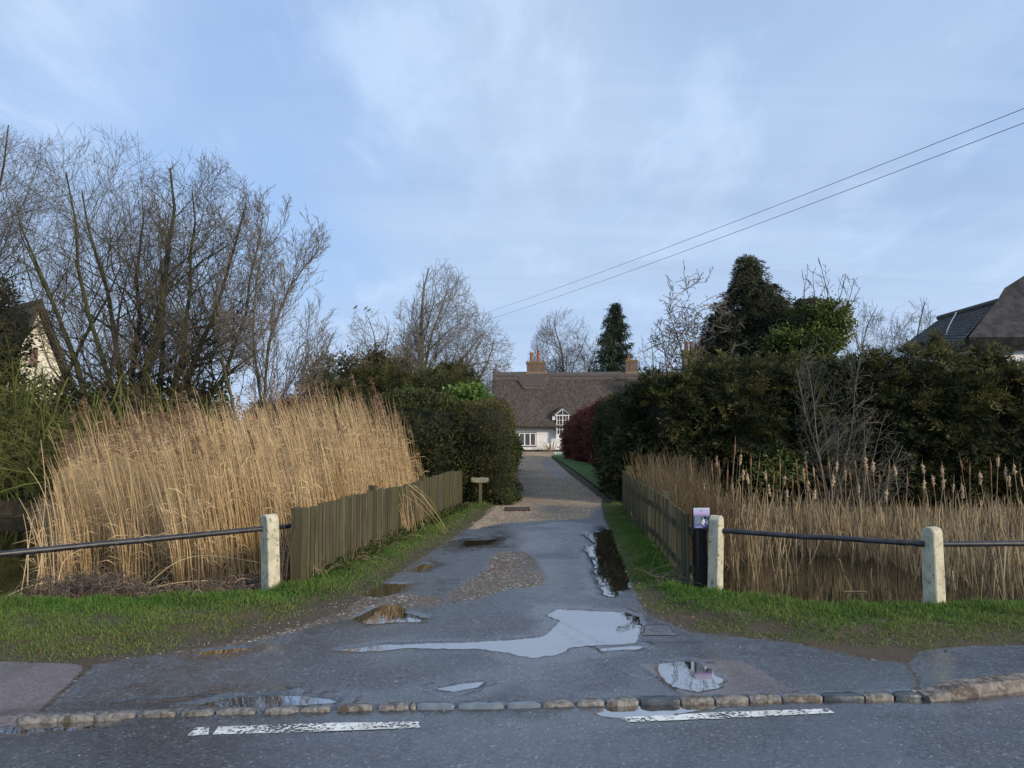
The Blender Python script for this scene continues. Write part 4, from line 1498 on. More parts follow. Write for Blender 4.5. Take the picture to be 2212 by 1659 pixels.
# mossy green thicket: hundreds of arching twigs with dark ivy behind
rngT = random.Random(5)
thicket = [(-110, 1050, 18.0), (-15, 1050, 18.4), (40, 1050, 17.9), (100, 1050, 18.3), (190, 1050, 18.0), (280, 1040, 18.6), (370, 1040, 18.3), (455, 1040, 18.8)]
tlab = ['outermost mossy willow shrub at the left picture edge', 'mossy green willow shrub low at the far left', 'tangled green willow shrub below the white gable', 'tangled mossy shrub right below the gable wall',
        'green twiggy shrub behind the left end of the reeds', 'mossy shrub behind the middle of the reed bed', 'low green twiggy shrub behind the reed plumes', 'rightmost of the mossy shrubs behind the reeds']
for k, (u, v, Y) in enumerate(thicket):
    vt = [640, 650, 770, 770, 800, 810, 815, 850][k]
    e, c_, r_ = pxell(u - 85, u + 85, vt, 1150, Y, 1.0)
    stems = [((i - 4) * 0.16, rngT.uniform(-0.6, 0.6), rngT.uniform(-0.4, 0.3), 1, rngT.uniform(2.4, 3.6), rngT.uniform(0.02, 0.045)) for i in range(9)]
    stems += [((i - 5) * 0.15, rngT.uniform(-0.8, 0.8), rngT.uniform(-0.6, 0.2), 0.8, rngT.uniform(1.6, 3.0), rngT.uniform(0.015, 0.03)) for i in range(10)]
    if k < 2:
        stems = [(a_1, b_1, c_1, d_1, e_1 * 1.75, f_1 * 1.2) for a_1, b_1, c_1, d_1, e_1, f_1 in stems]
    bare_tree(50 + k, (u, v), Y, stems, e, tlab[k], M_greentwig, name='willow_shrub', cfg=dict(n=[7, 6, 5], wig=[0.16, 0.25, 0.32], trop=[0.0, -0.02, -0.06], taper=[0.4, 0.4, 0.5],
              k=[16, 10], start=[0.1, 0.1], ang=[50, 55], lr=[0.5, 0.6], rr=[0.5, 0.6], rmin=0.0038), basez=-0.1, cat='shrub', group='mossy willow shrubs behind the left pond')
for k, (u0, u1, vt, Y, lb) in enumerate([(-260, 60, 830, 19.6, 'dark ivy bank behind the leftmost mossy shrubs'), (60, 300, 815, 19.9, 'dark ivy bank behind the shrubs below the gable'), (290, 500, 822, 20.2, 'dark ivy bank behind the reed plumes left of the slender tree')]):
    bl = []
    rr = RS(k + 60)
    for i in range(5):
        u = u0 + (u1 - u0) * (i + 0.5) / 5
        hh = vt + 18 * rr.rand()
        bl.append(pxblob(u, (hh + 1130) / 2, Y, (u1 - u0) * 0.15, (1130 - hh) / 2, 0.8))
    bush('ivy_bank', bl, 1700, 9, 0.10, 0.10, 0.035, M_ivyd, lb, 'shrub', 61 + k, up=0.0, lump=0.3, depth=0.25, core=0.8)

bush('ivy_tree', [pxblob(8, 760, 20.5, 36, 150, 0.6), pxblob(30, 800, 20.3, 22, 100, 0.4)], 900, 10, 0.14, 0.10, 0.035, M_ivyd,
     'ivy-smothered trunks left of the cream gable', 'tree', 67, up=0.0, lump=0.35, depth=0.3, core=0.45, tonec=(0.3, 0.3))
# left house with cream gable behind the trees
hx = at(78, 780, 31)
root = empty('gabled_house', (hx[0], hx[1], 0), 'tall cream gable of a dark roofed house behind the bare trees', 'house')
Rr = rotz(math.radians(52))


def HL(x, y, z):
    return tuple((np.array([x, y, z]) @ Rr.T) + np.array([hx[0], hx[1], 0]))


za, ze = 6.3, 3.6
hwid = 1.05
mb = MB()
mb.add([HL(-hwid, 0, 0), HL(hwid, 0, 0), HL(hwid, 0, ze), HL(0, 0, za), HL(-hwid, 0, ze)], [(0, 1, 2, 3, 4)])
mb.add([HL(hwid, 0, 0), HL(hwid, 8, 0), HL(hwid, 8, ze), HL(hwid, 0, ze)], [(0, 1, 2, 3)])
mb.add([HL(-hwid, 0, 0), HL(-hwid, 0, ze), HL(-hwid, 8, ze), HL(-hwid, 8, 0)], [(0, 1, 2, 3)])
mb.build('wall', M_cream, root, loc=root.location)
mb = MB()
for s_ in (-1, 1):
    a = np.array(HL(0, -0.35, za + 0.55))
    b = np.array(HL(s_ * (hwid + 0.3), -0.35, ze - 0.05))
    c_ = np.array(HL(s_ * (hwid + 0.3), 8, ze - 0.05))
    d_ = np.array(HL(0, 8, za + 0.55))
    dn = np.array([0, 0, -0.38])
    V = [a, b, c_, d_, a + dn, b + dn, c_ + dn, d_ + dn]
    mb.add(V, [(0, 1, 2, 3), (7, 6, 5, 4), (0, 4, 5, 1), (1, 5, 6, 2), (2, 6, 7, 3)])
mb.build('roof', M_thatch, root, loc=root.location)
mb = MB()
mb.add([HL(-0.25, -0.03, 4.1), HL(0.05, -0.03, 4.1), HL(0.05, -0.03, 4.8), HL(-0.25, -0.03, 4.8)], [(0, 1, 2, 3)])
wdw = mb.build('window', mat('brown_shutter', (0.16, 0.10, 0.08), None), root, loc=root.location)

# ---------------- centre left: conifers, clipped hedge, shrubs
bush('conifer_clump', [pxblob(770, 900, 21, 52, 100, 1.2), pxblob(840, 900, 21.5, 60, 112, 1.3), pxblob(905, 905, 21, 50, 105, 1.2), pxblob(975, 910, 21.5, 60, 108, 1.2)],
     1500, 20, 0.11, 0.08, 0.010, M_yew, 'broad dark conifer mass behind the right end of the reeds', 'conifer', 71, up=0.25, outw=1.0, lump=0.4, tonec=(0.3, 0.3), depth=0.3, core=0.74, spray=(80, 0.5, 0.3))
bush('dark_conifer', [pxblob(720, 940, 22.5, 60, 110, 1.1), pxblob(640, 960, 23, 60, 90, 1.1), pxblob(575, 960, 23, 50, 80, 1.1)],
     2400, 16, 0.12, 0.16, 0.02, M_yew, 'low dark conifer bank behind the reeds, left of the main clump', 'conifer', 72, up=0.2, lump=0.35, tonec=(0.2, 0.2), depth=0.25, core=0.8)
bush('conifer_tree', [pxblob(1000, 860, 23, 45, 65, 1.0), pxblob(955, 850, 23.5, 38, 62, 1.0)], 650, 18, 0.12, 0.09, 0.010, M_yew,
     'feathery conifer top beneath the tall round bare tree', 'conifer', 73, up=0.2, outw=1.1, lump=0.4, tonec=(0.35, 0.25), depth=0.3, core=0.65, spray=(80, 0.6, 0.3))
bush('ivy_shrub', [pxblob(1012, 866, 20.3, 26, 26, 0.6), pxblob(990, 872, 20.4, 22, 20, 0.6), pxblob(1035, 872, 20.2, 15, 18, 0.5)], 420, 12, 0.09, 0.13, 0.05, M_laurel,
     'bright green leafy shrub just above the clipped hedge', 'shrub', 74, tonec=(0.55, 0.25))
bush('ivy_patch', [pxblob(893, 880, 19.9, 22, 32, 0.5), pxblob(870, 905, 19.9, 18, 26, 0.5)], 260, 10, 0.09, 0.12, 0.05, M_ivy,
     'small patch of green ivy on the conifers behind the reeds', 'shrub', 75, tonec=(0.1, 0.15))
# clipped yew hedge beside the drive: box-like
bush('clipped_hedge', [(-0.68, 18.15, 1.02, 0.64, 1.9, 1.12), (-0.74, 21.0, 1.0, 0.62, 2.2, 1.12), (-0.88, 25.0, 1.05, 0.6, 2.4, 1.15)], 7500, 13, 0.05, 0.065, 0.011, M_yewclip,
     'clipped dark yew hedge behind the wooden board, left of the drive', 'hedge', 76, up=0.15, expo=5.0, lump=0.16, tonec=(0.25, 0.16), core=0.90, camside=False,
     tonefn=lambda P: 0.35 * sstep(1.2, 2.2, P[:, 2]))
bush('dark_hedge', [(-2.2, 17.2, 0.95, 1.25, 1.2, 1.25), (-3.7, 17.8, 0.85, 1.2, 1.1, 1.15)], 3600, 12, 0.06, 0.10, 0.018, M_yewclip,
     'dark rough hedge behind the far end of the left fence', 'hedge', 77, expo=4.0, lump=0.25, tonec=(0.15, 0.2), core=0.88)
bush('golden_shrub', [(-0.18, 28.6, 0.95, 0.40, 0.9, 0.72), (-0.12, 29.8, 0.7, 0.38, 0.8, 0.6)], 500, 12, 0.07, 0.10, 0.035, M_ivy, 'yellow-green shrub at the far end of the clipped hedge', 'shrub', 78, tonec=(0.5, 0.25))
bush('low_shrub', [(-0.15, 16.4, 0.06, 0.2, 0.25, 0.14), (-0.05, 17.5, 0.06, 0.2, 0.6, 0.16), (-0.12, 19.5, 0.08, 0.2, 0.9, 0.2)], 420, 9, 0.05, 0.05, 0.016, M_ivyd, 'low leafy growth along the foot of the clipped hedge', 'shrub', 79, tonec=(0.1, 0.15))
# grey-brown shrubs in the gap behind
for k, (u, v, Y, ru, rv, lb) in enumerate([(700, 770, 27, 58, 70, 'grey-brown twiggy shrub right of the slender bare tree'), (810, 765, 29, 52, 45, 'round dull green shrub in front of the small bare tree'),
                                           (868, 780, 30, 50, 42, 'grey-green shrub beneath the big round bare tree')]):
    e, c_, r_ = pxell(u - ru, u + ru, v - rv, v + rv * 2.2, Y, 1.3)
    stems = [((i - 3) * 0.25, rngT.uniform(-0.5, 0.5), rngT.uniform(-0.3, 0.3), 1, rngT.uniform(3.5, 5.0), 0.04) for i in range(7)]
    bare_tree(80 + k, (u, 930), Y, stems, e, lb, M_greytwig, name='twiggy_shrub', cfg=dict(n=[7, 6, 5], wig=[0.12, 0.2, 0.25], trop=[0.0, 0.0, 0.0], taper=[0.4, 0.4, 0.5],
              k=[16, 12], start=[0.15, 0.1], ang=[45, 50], lr=[0.4, 0.5], rr=[0.5, 0.6], rmin=0.007), basez=0.0, cat='shrub')
bush('grey_bush', [pxblob(815, 800, 30, 38, 55, 0.8), pxblob(760, 830, 29, 40, 50, 0.8), pxblob(868, 815, 31, 36, 45, 0.8), pxblob(700, 840, 28.5, 40, 60, 0.8)], 1100, 12, 0.16, 0.14, 0.03, M_brownbush,
     'dull grey-green bush bank behind the conifers', 'shrub', 84, lump=0.4, tonec=(0.35, 0.2), depth=0.3, core=0.7)

# ---------------- distant bare trees
FAR = dict(k=[20, 11, 7], ang=[52, 46, 40], lr=[0.58, 0.55, 0.5], rmin=0.0095, start=[0.12, 0.1, 0.1], trop=[0.02, 0.025, 0.035, 0.05])
e5 = unionenv(pxell(885, 1035, 568, 860, 62, 4)[0], pxell(848, 1108, 660, 930, 62, 5)[0])
bare_tree(21, (930, 900), 62, [(0, 0.0, 0, 1, 14.5, 0.34), (0.5, 0.16, 0.1, 1, 13.5, 0.22), (-0.6, -0.12, 0, 1, 14, 0.20), (-0.3, -0.22, 0, 1, 13.5, 0.18), (0.2, 0.08, 0, 1, 14.5, 0.2), (0.8, 0.45, 0.1, 1, 12, 0.2), (0.9, 0.85, 0.0, 1, 10, 0.17), (-1.0, -0.25, 0.2, 1, 12, 0.18), (0.6, 1.4, 0, 1, 9, 0.14), (0.3, 0.3, -0.1, 1, 13, 0.18)], e5,
          'tallest round-headed bare tree left of the thatched cottage', M_farbark, cfg=FAR, basez=0.0)
e6 = pxell(845, 915, 640, 860, 58, 3)[0]
bare_tree(22, (880, 900), 58, [(0, 0.03, 0, 1, 13.5, 0.18), (-0.2, -0.12, 0, 1, 13, 0.15), (0.3, 0.12, 0, 1, 13, 0.14), (-0.4, -0.2, 0.1, 1, 11.5, 0.12)], e6, 'small bare tree tucked against the left of the tallest bare tree', M_farbark, cfg=dict(FAR, k=[22, 12, 7]), basez=0.0)
e7 = pxell(745, 855, 655, 880, 52, 3)[0]
_, BT = bare_tree(23, (790, 900), 52, [(0, -0.05, 0, 1, 12, 0.15), (0.3, 0.14, 0, 1, 11.8, 0.14), (-0.3, -0.20, 0, 1, 11.4, 0.12), (0.5, 0.26, 0, 1, 11.2, 0.1)], e7, 'small bare tree with perched birds on its top', M_farbark, cfg=dict(FAR, k=[16, 10, 6]), basez=0.0)
e8 = unionenv(pxell(1145, 1300, 670, 900, 78, 5)[0])
bare_tree(24, (1225, 900), 78, [(0, 0.0, 0, 1, 13.2, 0.26), (0.4, 0.14, 0.1, 1, 12.5, 0.18), (-0.6, -0.16, 0, 1, 12.2, 0.18), (0.8, 0.28, 0.1, 1, 11, 0.16), (-1.0, -0.34, 0.0, 1, 11, 0.16), (0.9, 0.4, 0, 1, 9, 0.12)], e8,
          'rounded bare tree rising behind the thatched ridge', M_farbark, cfg=FAR, basez=0.0)
e9 = pxell(1080, 1145, 755, 900, 75, 3)[0]
bare_tree(25, (1112, 900), 75, [(0, -0.1, 0, 1, 8.5, 0.1), (0.6, 0.2, 0, 1, 8.5, 0.1), (-0.6, -0.3, 0, 1, 7, 0.1)], e9, 'low bare twigs behind the left end of the thatched ridge', M_farbark, cfg=dict(FAR, k=[12, 8, 5]), basez=0.0)
for k, (u0, u1, vt, um, lb) in enumerate([(1825, 1905, 638, 1862, 'pale bare far tree just right of the ivy-clad tree'), (1905, 2025, 642, 1962, 'pale rounded bare far tree left of the tiled roof')]):
    e = pxell(u0, u1, vt, 960, 70, 4)[0]
    bare_tree(26 + k, (um, 900), 70, [(0, 0.0, 0, 1, 16.5, 0.2), (0.5, 0.10, 0.1, 1, 16, 0.16), (-0.6, -0.10, 0, 1, 16, 0.16), (0.9, 0.22, 0, 1, 15, 0.13), (-0.9, -0.2, 0, 1, 15, 0.13)], e, lb, M_farbark, cfg=dict(FAR, k=[20, 11, 6]), basez=0.0)
e = pxell(1375, 1440, 715, 900, 60, 3)[0]
bare_tree(28, (1410, 900), 60, [(0, -0.1, 0, 1, 9, 0.1), (0.6, 0.2, 0, 1, 9, 0.1), (-0.6, -0.3, 0, 1, 8, 0.1)], e, 'low bare twigs behind the second chimney', M_farbark, cfg=dict(FAR, k=[10, 7, 5]), basez=0.0)
# curly pale tree left of the cypress
e = unionenv(pxell(1430, 1600, 548, 800, 25, 1.6)[0], pxell(1400, 1560, 660, 880, 25, 1.5)[0])
bare_tree(33, (1506, 900), 25, [(0, 0.02, 0, 1, 4.2, 0.11), (0, -0.16, 0, 1, 8.2, 0.075), (0.05, 0.18, 0, 1, 8.2, 0.075), (-0.1, -0.35, 0, 1, 6.8, 0.055), (0, -0.03, 0.1, 1, 8.6, 0.07)], e, 'crooked pale-barked bare tree left of the dark cypress', M_palebark,
          cfg=dict(n=[9, 9, 7, 6], wig=[0.10, 0.24, 0.34, 0.42], k=[13, 9, 5], ang=[45, 50, 50], lr=[0.55, 0.55, 0.5], rmin=0.010, trop=[0.02, 0.03, 0.02, 0.0]), basez=0.0)

# fir behind the cottage


def fir(u, vt, Y, hw, label, seed):
    b = at(u, 926, Y)
    top = at(u, vt, Y)[2]
    R = hw / F * Y
    rng = RS(seed)
    root = empty('fir_tree', (b[0], Y, 0), label, 'tree')
    mb = MB()
    mb.tube([(b[0], Y, 0), (b[0], Y, top * 0.5), (b[0], Y, top)], [0.28, 0.18, 0.02], 8)
    mb.build('trunk', M_bark, root, loc=root.location)
    mb = MB()
    PP, NN = [], []
    z = top * 0.25
    while z < top - 0.1:
        t = (z - top * 0.25) / (top * 0.75)
        for k in range(7):
            a = rng.rand() * 2 * math.pi
            ln = R * (1.0 - t) ** 0.8 * (0.6 + 0.55 * rng.rand()) + 0.15
            for s_ in np.linspace(0.15, 1, int(3 + ln * 4)):
                PP.append((b[0] + math.cos(a) * ln * s_, Y + math.sin(a) * ln * s_, z - 0.32 * ln * s_ ** 1.5 + 0.25 * ln * s_ ** 3))
                NN.append((math.cos(a), math.sin(a), -0.5))
        z += 0.33
    PP, NN = np.array(PP), nrm(np.array(NN))
    leafmass(mb, PP, NN, 9, 0.13, 0.42, 0.035, rng, 0.5, -0.5, (0.3, 0.25))
    mb.build('crown', M_fir, root, loc=root.location)


fir(1330, 655, 72, 78, 'dark spiky fir tree behind the cottage roof', 40)

# ------------------------------------------------------------------ thatched cottage


def cottage():
    Y0 = 54.0
    xl = at(1063, 900, Y0)[0]
    xr = at(1560, 900, Y0)[0]
    root = empty('thatched_cottage', (xl, Y0, 0), 'long white thatched cottage at the end of the drive', 'cottage')
    loc = root.location
    ze = 1.62
    zr = at(1250, 806, Y0 + 2.6)[2]
    mb = MB()
    mb.box(((xl + xr) / 2 + 0.1, Y0 + 2.6, 1.25), (xr - xl - 0.5, 5.2, 2.3))
    mb.build('wall', M_render, root, loc=loc)
    mb = MB()
    mb.box(((xl + xr) / 2 + 0.1, Y0 + 2.6, 0.05), (xr - xl - 0.4, 5.26, 0.17))
    mb.build('plinth', M_plinth, root, loc=loc)
    # weatherboard joints: thin ledges
    mb = MB()
    for z in (0.62, 1.22):
        mb.box(((xl + xr) / 2, Y0 - 0.006, z), (xr - xl - 0.6, 0.012, 0.014))
    for x in (2.93,):
        mb.box((x, Y0 - 0.007, 0.9), (0.02, 0.014, 1.4))
    mb.build('board_joint', mat('joint_shadow_paint', (0.52, 0.52, 0.52), None), root, loc=loc)
    # thatch: swept section, thick and rounded at the eaves, gently wavy
    sec = [(-0.42, ze - 0.02), (-0.50, ze + 0.12), (-0.42, ze + 0.40), (0.1, ze + 1.12), (1.0, ze + 2.35), (1.9, zr - 0.42), (2.35, zr - 0.06), (2.6, zr), (2.85, zr - 0.06), (3.3, zr - 0.42), (4.2, ze + 2.3),
           (5.2, ze + 1.1), (5.7, ze + 0.1), (5.5, ze - 0.05), (4.9, ze - 0.02), (0.2, ze - 0.02)]
    nxn = 60
    V = []
    for i in range(nxn + 1):
        t = i / nxn
        x = xl + (xr - xl) * t
        endr = math.exp(-((t) * (xr - xl) / 0.20) ** 1.2)
        for j, (y, z) in enumerate(sec):
            wv = 0.05 * math.sin(x * 0.9 + j) + 0.03 * math.sin(x * 2.1 + j * 2)
            yy = y + (0.12 * endr if y < 2.6 else -0.12 * endr)
            zz_ = z + (wv if j not in (0, 14, 15) else wv * 0.4)
            if j in (6, 7, 8):
                zz_ = z + 0.02 * math.sin(x) + 0.26 * math.exp(-((x - xl - 0.15) / 0.28) ** 2)
            xx = x - 0.10 * math.sin(math.pi * max(0, min(1, (z - ze) / (zr - ze)))) * endr
            V.append((xx, Y0 + yy, zz_))
    ns = len(sec)
    mb = MB()
    mb.add(V, [(i * ns + j, (i + 1) * ns + j, (i + 1) * ns + (j + 1) % ns, i * ns + (j + 1) % ns) for i in range(nxn) for j in range(ns)])
    mb.add(V[:ns], [tuple(range(ns))])
    mb.add(V[-ns:], [tuple(range(ns))[::-1]])
    roof = mb.build('thatch_roof', M_thatch, root, loc=loc, smooth=False)
    # ridge cap with a stepped apron under the chimney

    def roofz(y):
        ys_ = [s_[0] for s_ in sec[1:8]]
        zs_ = [s_[1] for s_ in sec[1:8]]
        return np.interp(y, ys_, zs_)

    def capy(x):
        a = at(1118, 900, Y0)[0]
        b = at(1132, 900, Y0)[0]
        c_ = at(1176, 900, Y0)[0]
        d_ = at(1192, 900, Y0)[0]
        k_ = np.interp(x, [a, b, c_, d_], [0, 1, 1, 0])
        return 1.78 - 0.50 * k_
    mb = MB()
    V = []
    xs_ = np.linspace(xl + 0.02, xr, 90)
    for x in xs_:
        tipz = 0.26 * math.exp(-((x - xl - 0.15) / 0.28) ** 2)
        yb = capy(x)
        ysec = [yb, yb - 0.03, yb + 0.05, (yb + 2.3) / 2, 2.3, 2.6, 2.9, 3.4]
        zsec = [roofz(yb) - 0.05, roofz(yb) + 0.08, roofz(yb) + 0.15, roofz((yb + 2.3) / 2) + 0.13, roofz(2.3) + 0.11 + tipz, zr + 0.09 + tipz, zr + 0.03 + tipz, zr - 0.42]
        for y, z in zip(ysec, zsec):
            V.append((x, Y0 + y, z + 0.02 * math.sin(x)))
    mb.add(V, [(i * 8 + j, (i + 1) * 8 + j, (i + 1) * 8 + j + 1, i * 8 + j + 1) for i in range(89) for j in range(7)])
    mb.add(V[:8], [tuple(range(8))])
    cap = mb.build('ridge_cap', M_thatchr, root, loc=loc)
    # crossed hazel spars on the cap
    mb = MB()
    for i in range(150):
        x = xl + 0.3 + i * 0.105
        if x > xr - 0.3:
            break
        for sgn in (-1, 1):
            yb = capy(x) + 0.12
            y2 = 2.2
            n_ = 1 if yb > 1.6 else 2
            for q_ in range(n_):
                ya = yb + (y2 - yb) * q_ / n_
                yc = yb + (y2 - yb) * (q_ + 1) / n_
                A = np.array((x - sgn * 0.10, Y0 + ya - 0.03, roofz(ya) + 0.17))
                B = np.array((x + sgn * 0.10, Y0 + yc - 0.03, roofz(yc) + 0.155))
                mb.tube([A, B], 0.009, 4, False)
    mb.build('spar', M_spar, cap, loc=(0, 0, 0)).location = (0, 0, 0)
    cap.children[0].location = tuple(-v for v in loc)
    # chimneys

    def chimney(u0, u1, vt, vb, pots, zb_extra=0.0, Yc=Y0 + 2.6):
        a, b = at(u0, vt, Yc), at(u1, vb, Yc)
        ch = MB()
        w_ = b[0] - a[0]
        cx_ = (a[0] + b[0]) / 2
        ztop = a[2]
        ch.box((cx_, Yc, (ztop + 4.2) / 2), (w_ * 0.95, 0.7, ztop - 4.2))
        ch.box((cx_ - w_ * 0.18, Yc - 0.36, (ztop + 4.4) / 2 - 0.03), (w_ * 0.05, 0.04, ztop - 4.45))
        o = ch.build('chimney', M_brick, root, loc=loc)
        c2 = MB()
        c2.box((cx_, Yc, ztop - 0.045), (w_ * 1.04, 0.80, 0.10))
        c2.box((cx_, Yc, ztop - 0.135), (w_ * 0.995, 0.75, 0.085))
        x_ = c2.build('chimney_top', M_moss, o, loc=loc)
        c3 = MB()
        c3.box((cx_, Yc, at(u0, 808, Yc)[2] + 0.03), (w_ * 1.10, 0.92, 0.22))
        c3.build('flashing', mat('mortar_fillet', (0.20, 0.15, 0.10), (0.26, 0.19, 0.13), 6), o, loc=loc)
        for pu, pv, pr, lean, tall in pots:
            p = at(pu, pv, Yc)
            m_ = MB()
            zt = p[2]
            m_.tube([(p[0] - lean, Yc, ztop - 0.01), (p[0] - lean * 0.5, Yc, (ztop + zt) / 2), (p[0], Yc, zt - 0.10), (p[0], Yc, zt - 0.09), (p[0], Yc, zt)], [pr * 0.95, pr * 0.9, pr * 0.85, pr * 1.1, pr * 1.05], 12)
            m_.build('chimney_pot', M_pot, o, loc=loc, smooth=False)
        return o
    chimney(1137, 1179, 782, 808, [(1148, 762, 0.12, 0.0, 0), (1163, 757, 0.13, 0.03, 0)])
    chimney(1350, 1376, 778, 808, [(1356, 774, 0.12, 0.0, 0), (1358, 768, 0.08, 0.0, 0)])
    chimney(1474, 1510, 757, 808, [(1482, 738, 0.13, 0.0, 0), (1493, 738, 0.13, 0.0, 0)], Yc=Y0 - 2)
    # three-light casement
    a, b = at(1121, 935, Y0), at(1157.5, 963, Y0)
    wmx, wmz = (a[0] + b[0]) / 2, (a[2] + b[2]) / 2
    ww, wh = b[0] - a[0], a[2] - b[2]
    win = MB()
    win.box((wmx, Y0 - 0.005, wmz), (ww - 0.02, 0.05, wh - 0.02))
    wo_ = win.build('window', M_glass, root, loc=loc)
    fr = MB()
    for x, z, sx, sz in ((wmx, wmz + wh / 2 - 0.03, ww, 0.06), (wmx, wmz - wh / 2 + 0.03, ww, 0.06)):
        fr.box((x, Y0 - 0.035, z), (sx, 0.05, sz))
    for x in (wmx - ww / 2 + 0.03, wmx - ww / 6, wmx + ww / 6, wmx + ww / 2 - 0.03):
        fr.box((x, Y0 - 0.035, wmz), (0.085 if abs(x - wmx) < ww / 3 else 0.06, 0.046, wh - 0.12))
    fr.build('frame', M_whitep, wo_, loc=loc)
    dt = MB()
    dt.box((wmx, Y0 - 0.04, wmz + wh / 2 + 0.018), (ww + 0.10, 0.09, 0.036))
    dt.box((wmx, Y0 - 0.04, wmz - wh / 2 - 0.018), (ww + 0.12, 0.09, 0.036))
    for s_ in (-1, 1):
        dt.box((wmx + s_ * (ww / 2 + 0.014), Y0 - 0.03, wmz), (0.028, 0.06, wh))
    dt.build('sill', M_darktrim, wo_, loc=loc)
    ld = MB()
    for c_ in (-1, 0, 1):
        cx_ = wmx + c_ * ww / 3
        hw_, hh_ = ww / 6 - 0.055, wh / 2 - 0.07
        for s_ in np.arange(-6, 7):
            for sg in (-1, 1):
                x0_ = s_ * 0.105
                pts_ = []
                for z_ in np.linspace(-hh_, hh_, 9):
                    x_ = x0_ + sg * z_ * 0.7
                    if abs(x_) < hw_:
                        pts_.append((cx_ + x_, Y0 - 0.034, wmz + z_))
                if len(pts_) > 1:
                    ld.tube([pts_[0], pts_[-1]], 0.006, 4, False)
    ld.build('leading', M_lead, wo_, loc=loc)
    # dormer
    a, b = at(1201, 898, Y0 + 0.1), at(1228, 935, Y0 + 0.1)
    yd = Y0 - 0.42
    dz0, dz1 = b[2] - 0.1, a[2]
    dx0, dx1 = a[0], b[0]
    dxc = (dx0 + dx1) / 2
    apex = at(1214.5, 881, yd)[2]
    dm = MB()
    dm.box((dxc, yd + 0.9, (dz0 + dz1) / 2), (dx1 - dx0 - 0.02, 1.76, dz1 - dz0 - 0.02))
    dm.add([(dx0, yd + 0.03, dz1), (dx1, yd + 0.03, dz1), (dxc, yd + 0.03, apex - 0.1)], [(0, 1, 2)])
    dmo = dm.build('dormer', M_glass, root, loc=loc)
    df = MB()
    W2 = dx1 - dx0
    for x in (dx0 + 0.03, dxc, dx1 - 0.03):
        df.box((x, yd - 0.01, (dz0 + dz1) / 2), (0.06, 0.05, dz1 - dz0))
    for i in (0.25, 0.75):
        df.box((dx0 + W2 * i, yd - 0.012, (dz0 + dz1) / 2), (0.028, 0.03, dz1 - dz0 - 0.08))
    for z in np.linspace(dz0, dz1, 5):
        big = 0.05 if z in (dz0, dz1) else 0.026
        df.box((dxc, yd - 0.016, z), (W2, 0.036, big))
    df.box((dxc, yd - 0.02, dz1 + 0.02), (W2 + 0.16, 0.06, 0.06))
    df.box((dx0 + 0.08, yd - 0.012, dz0 - 0.18), (0.22, 0.05, 0.30))
    df.box((dx0 - 0.16, yd + 0.3, dz1 - 0.16), (0.22, 0.5, 0.30))
    for s_ in (-1, 1):
        A = np.array((dxc + s_ * (W2 / 2 + 0.10), yd - 0.02, dz1 + 0.02))
        B = np.array((dxc, yd - 0.02, apex - 0.06))
        df.box((A + B) / 2, (np.linalg.norm(B - A), 0.06, 0.055), frame(B - A))
    df.box((dxc, yd - 0.005, (dz1 + apex) / 2 - 0.02), (0.03, 0.03, apex - dz1 - 0.1))
    df.build('window_frame', M_whitep, dmo, loc=loc)
    dr = MB()
    for s_ in (-1, 1):
        A = np.array((dxc + s_ * (W2 / 2 + 0.24), yd - 0.1, dz1 - 0.06))
        B = np.array((dxc, yd - 0.1, apex + 0.04))
        up = np.array((0, 0, 0.11))
        bk = np.array((0, 2.3, 0.0))
        V = [A, B, B + up, A + up, A + bk, B + bk, B + bk + up, A + bk + up]
        dr.add(V, [(0, 1, 2, 3), (7, 6, 5, 4), (0, 4, 5, 1), (3, 2, 6, 7), (0, 3, 7, 4)])
    dr.build('dormer_roof', M_tile, dmo, loc=loc)
    return root


cottage()
# stems growing against the cottage wall
mb = MB()
rng = RS(8)
c0 = at(1188, 975, 53.4)
for i in range(26):
    x = c0[0] + rng.randn() * 0.10
    z = 0.25 + 0.55 * rng.rand()
    dx = (x - c0[0]) * 1.2
    mb.tube([(x, 53.3 + 0.1 * rng.rand(), 0), (x + dx * 0.5, 53.35, z * 0.6), (x + dx, 53.4, z)], [0.018, 0.02, 0.008], 4)
tag(mb.build('dead_perennial', M_rush, loc=(c0[0], 53.3, 0)), 'dry upright plant clump against the white cottage wall', 'plant')
mb = MB()
for uu in (1149, 1154, 1167, 1172, 1176):
    p = at(uu, 960, 53.6)
    mb.tube([(p[0], 53.5, 0), (p[0] + 0.05, 53.55, 0.35), (p[0] + 0.02, 53.6, 0.62 + 0.2 * rng.rand())], [0.012, 0.012, 0.006], 4)
tag(mb.build('thin_perennial', M_rush, loc=(at(1160, 960, 53.6)[0], 53.5, 0)), 'thin dry stems against the wall below the cottage window', 'plant')
# low pale ground flowers at lawn end
rng = RS(77)
mb = MB()
P = np.stack([rng.uniform(2.6, 3.9, 900), rng.uniform(46, 47.6, 900), np.full(900, 0.06)], 1)
leafmass(mb, P, np.tile([0, 0, 1.0], (900, 1)), 2, 0.03, 0.07, 0.03, rng, tonec=(0.5, 0.3))
tag(mb.build('snowdrops', mat('pale_petals', (0.45, 0.52, 0.42), (0.7, 0.75, 0.7), 9, 3, 0.8), loc=(3.2, 46.8, 0.05)), 'pale drift of low flowers at the lawn end by the cottage', 'flowers', kind='stuff')

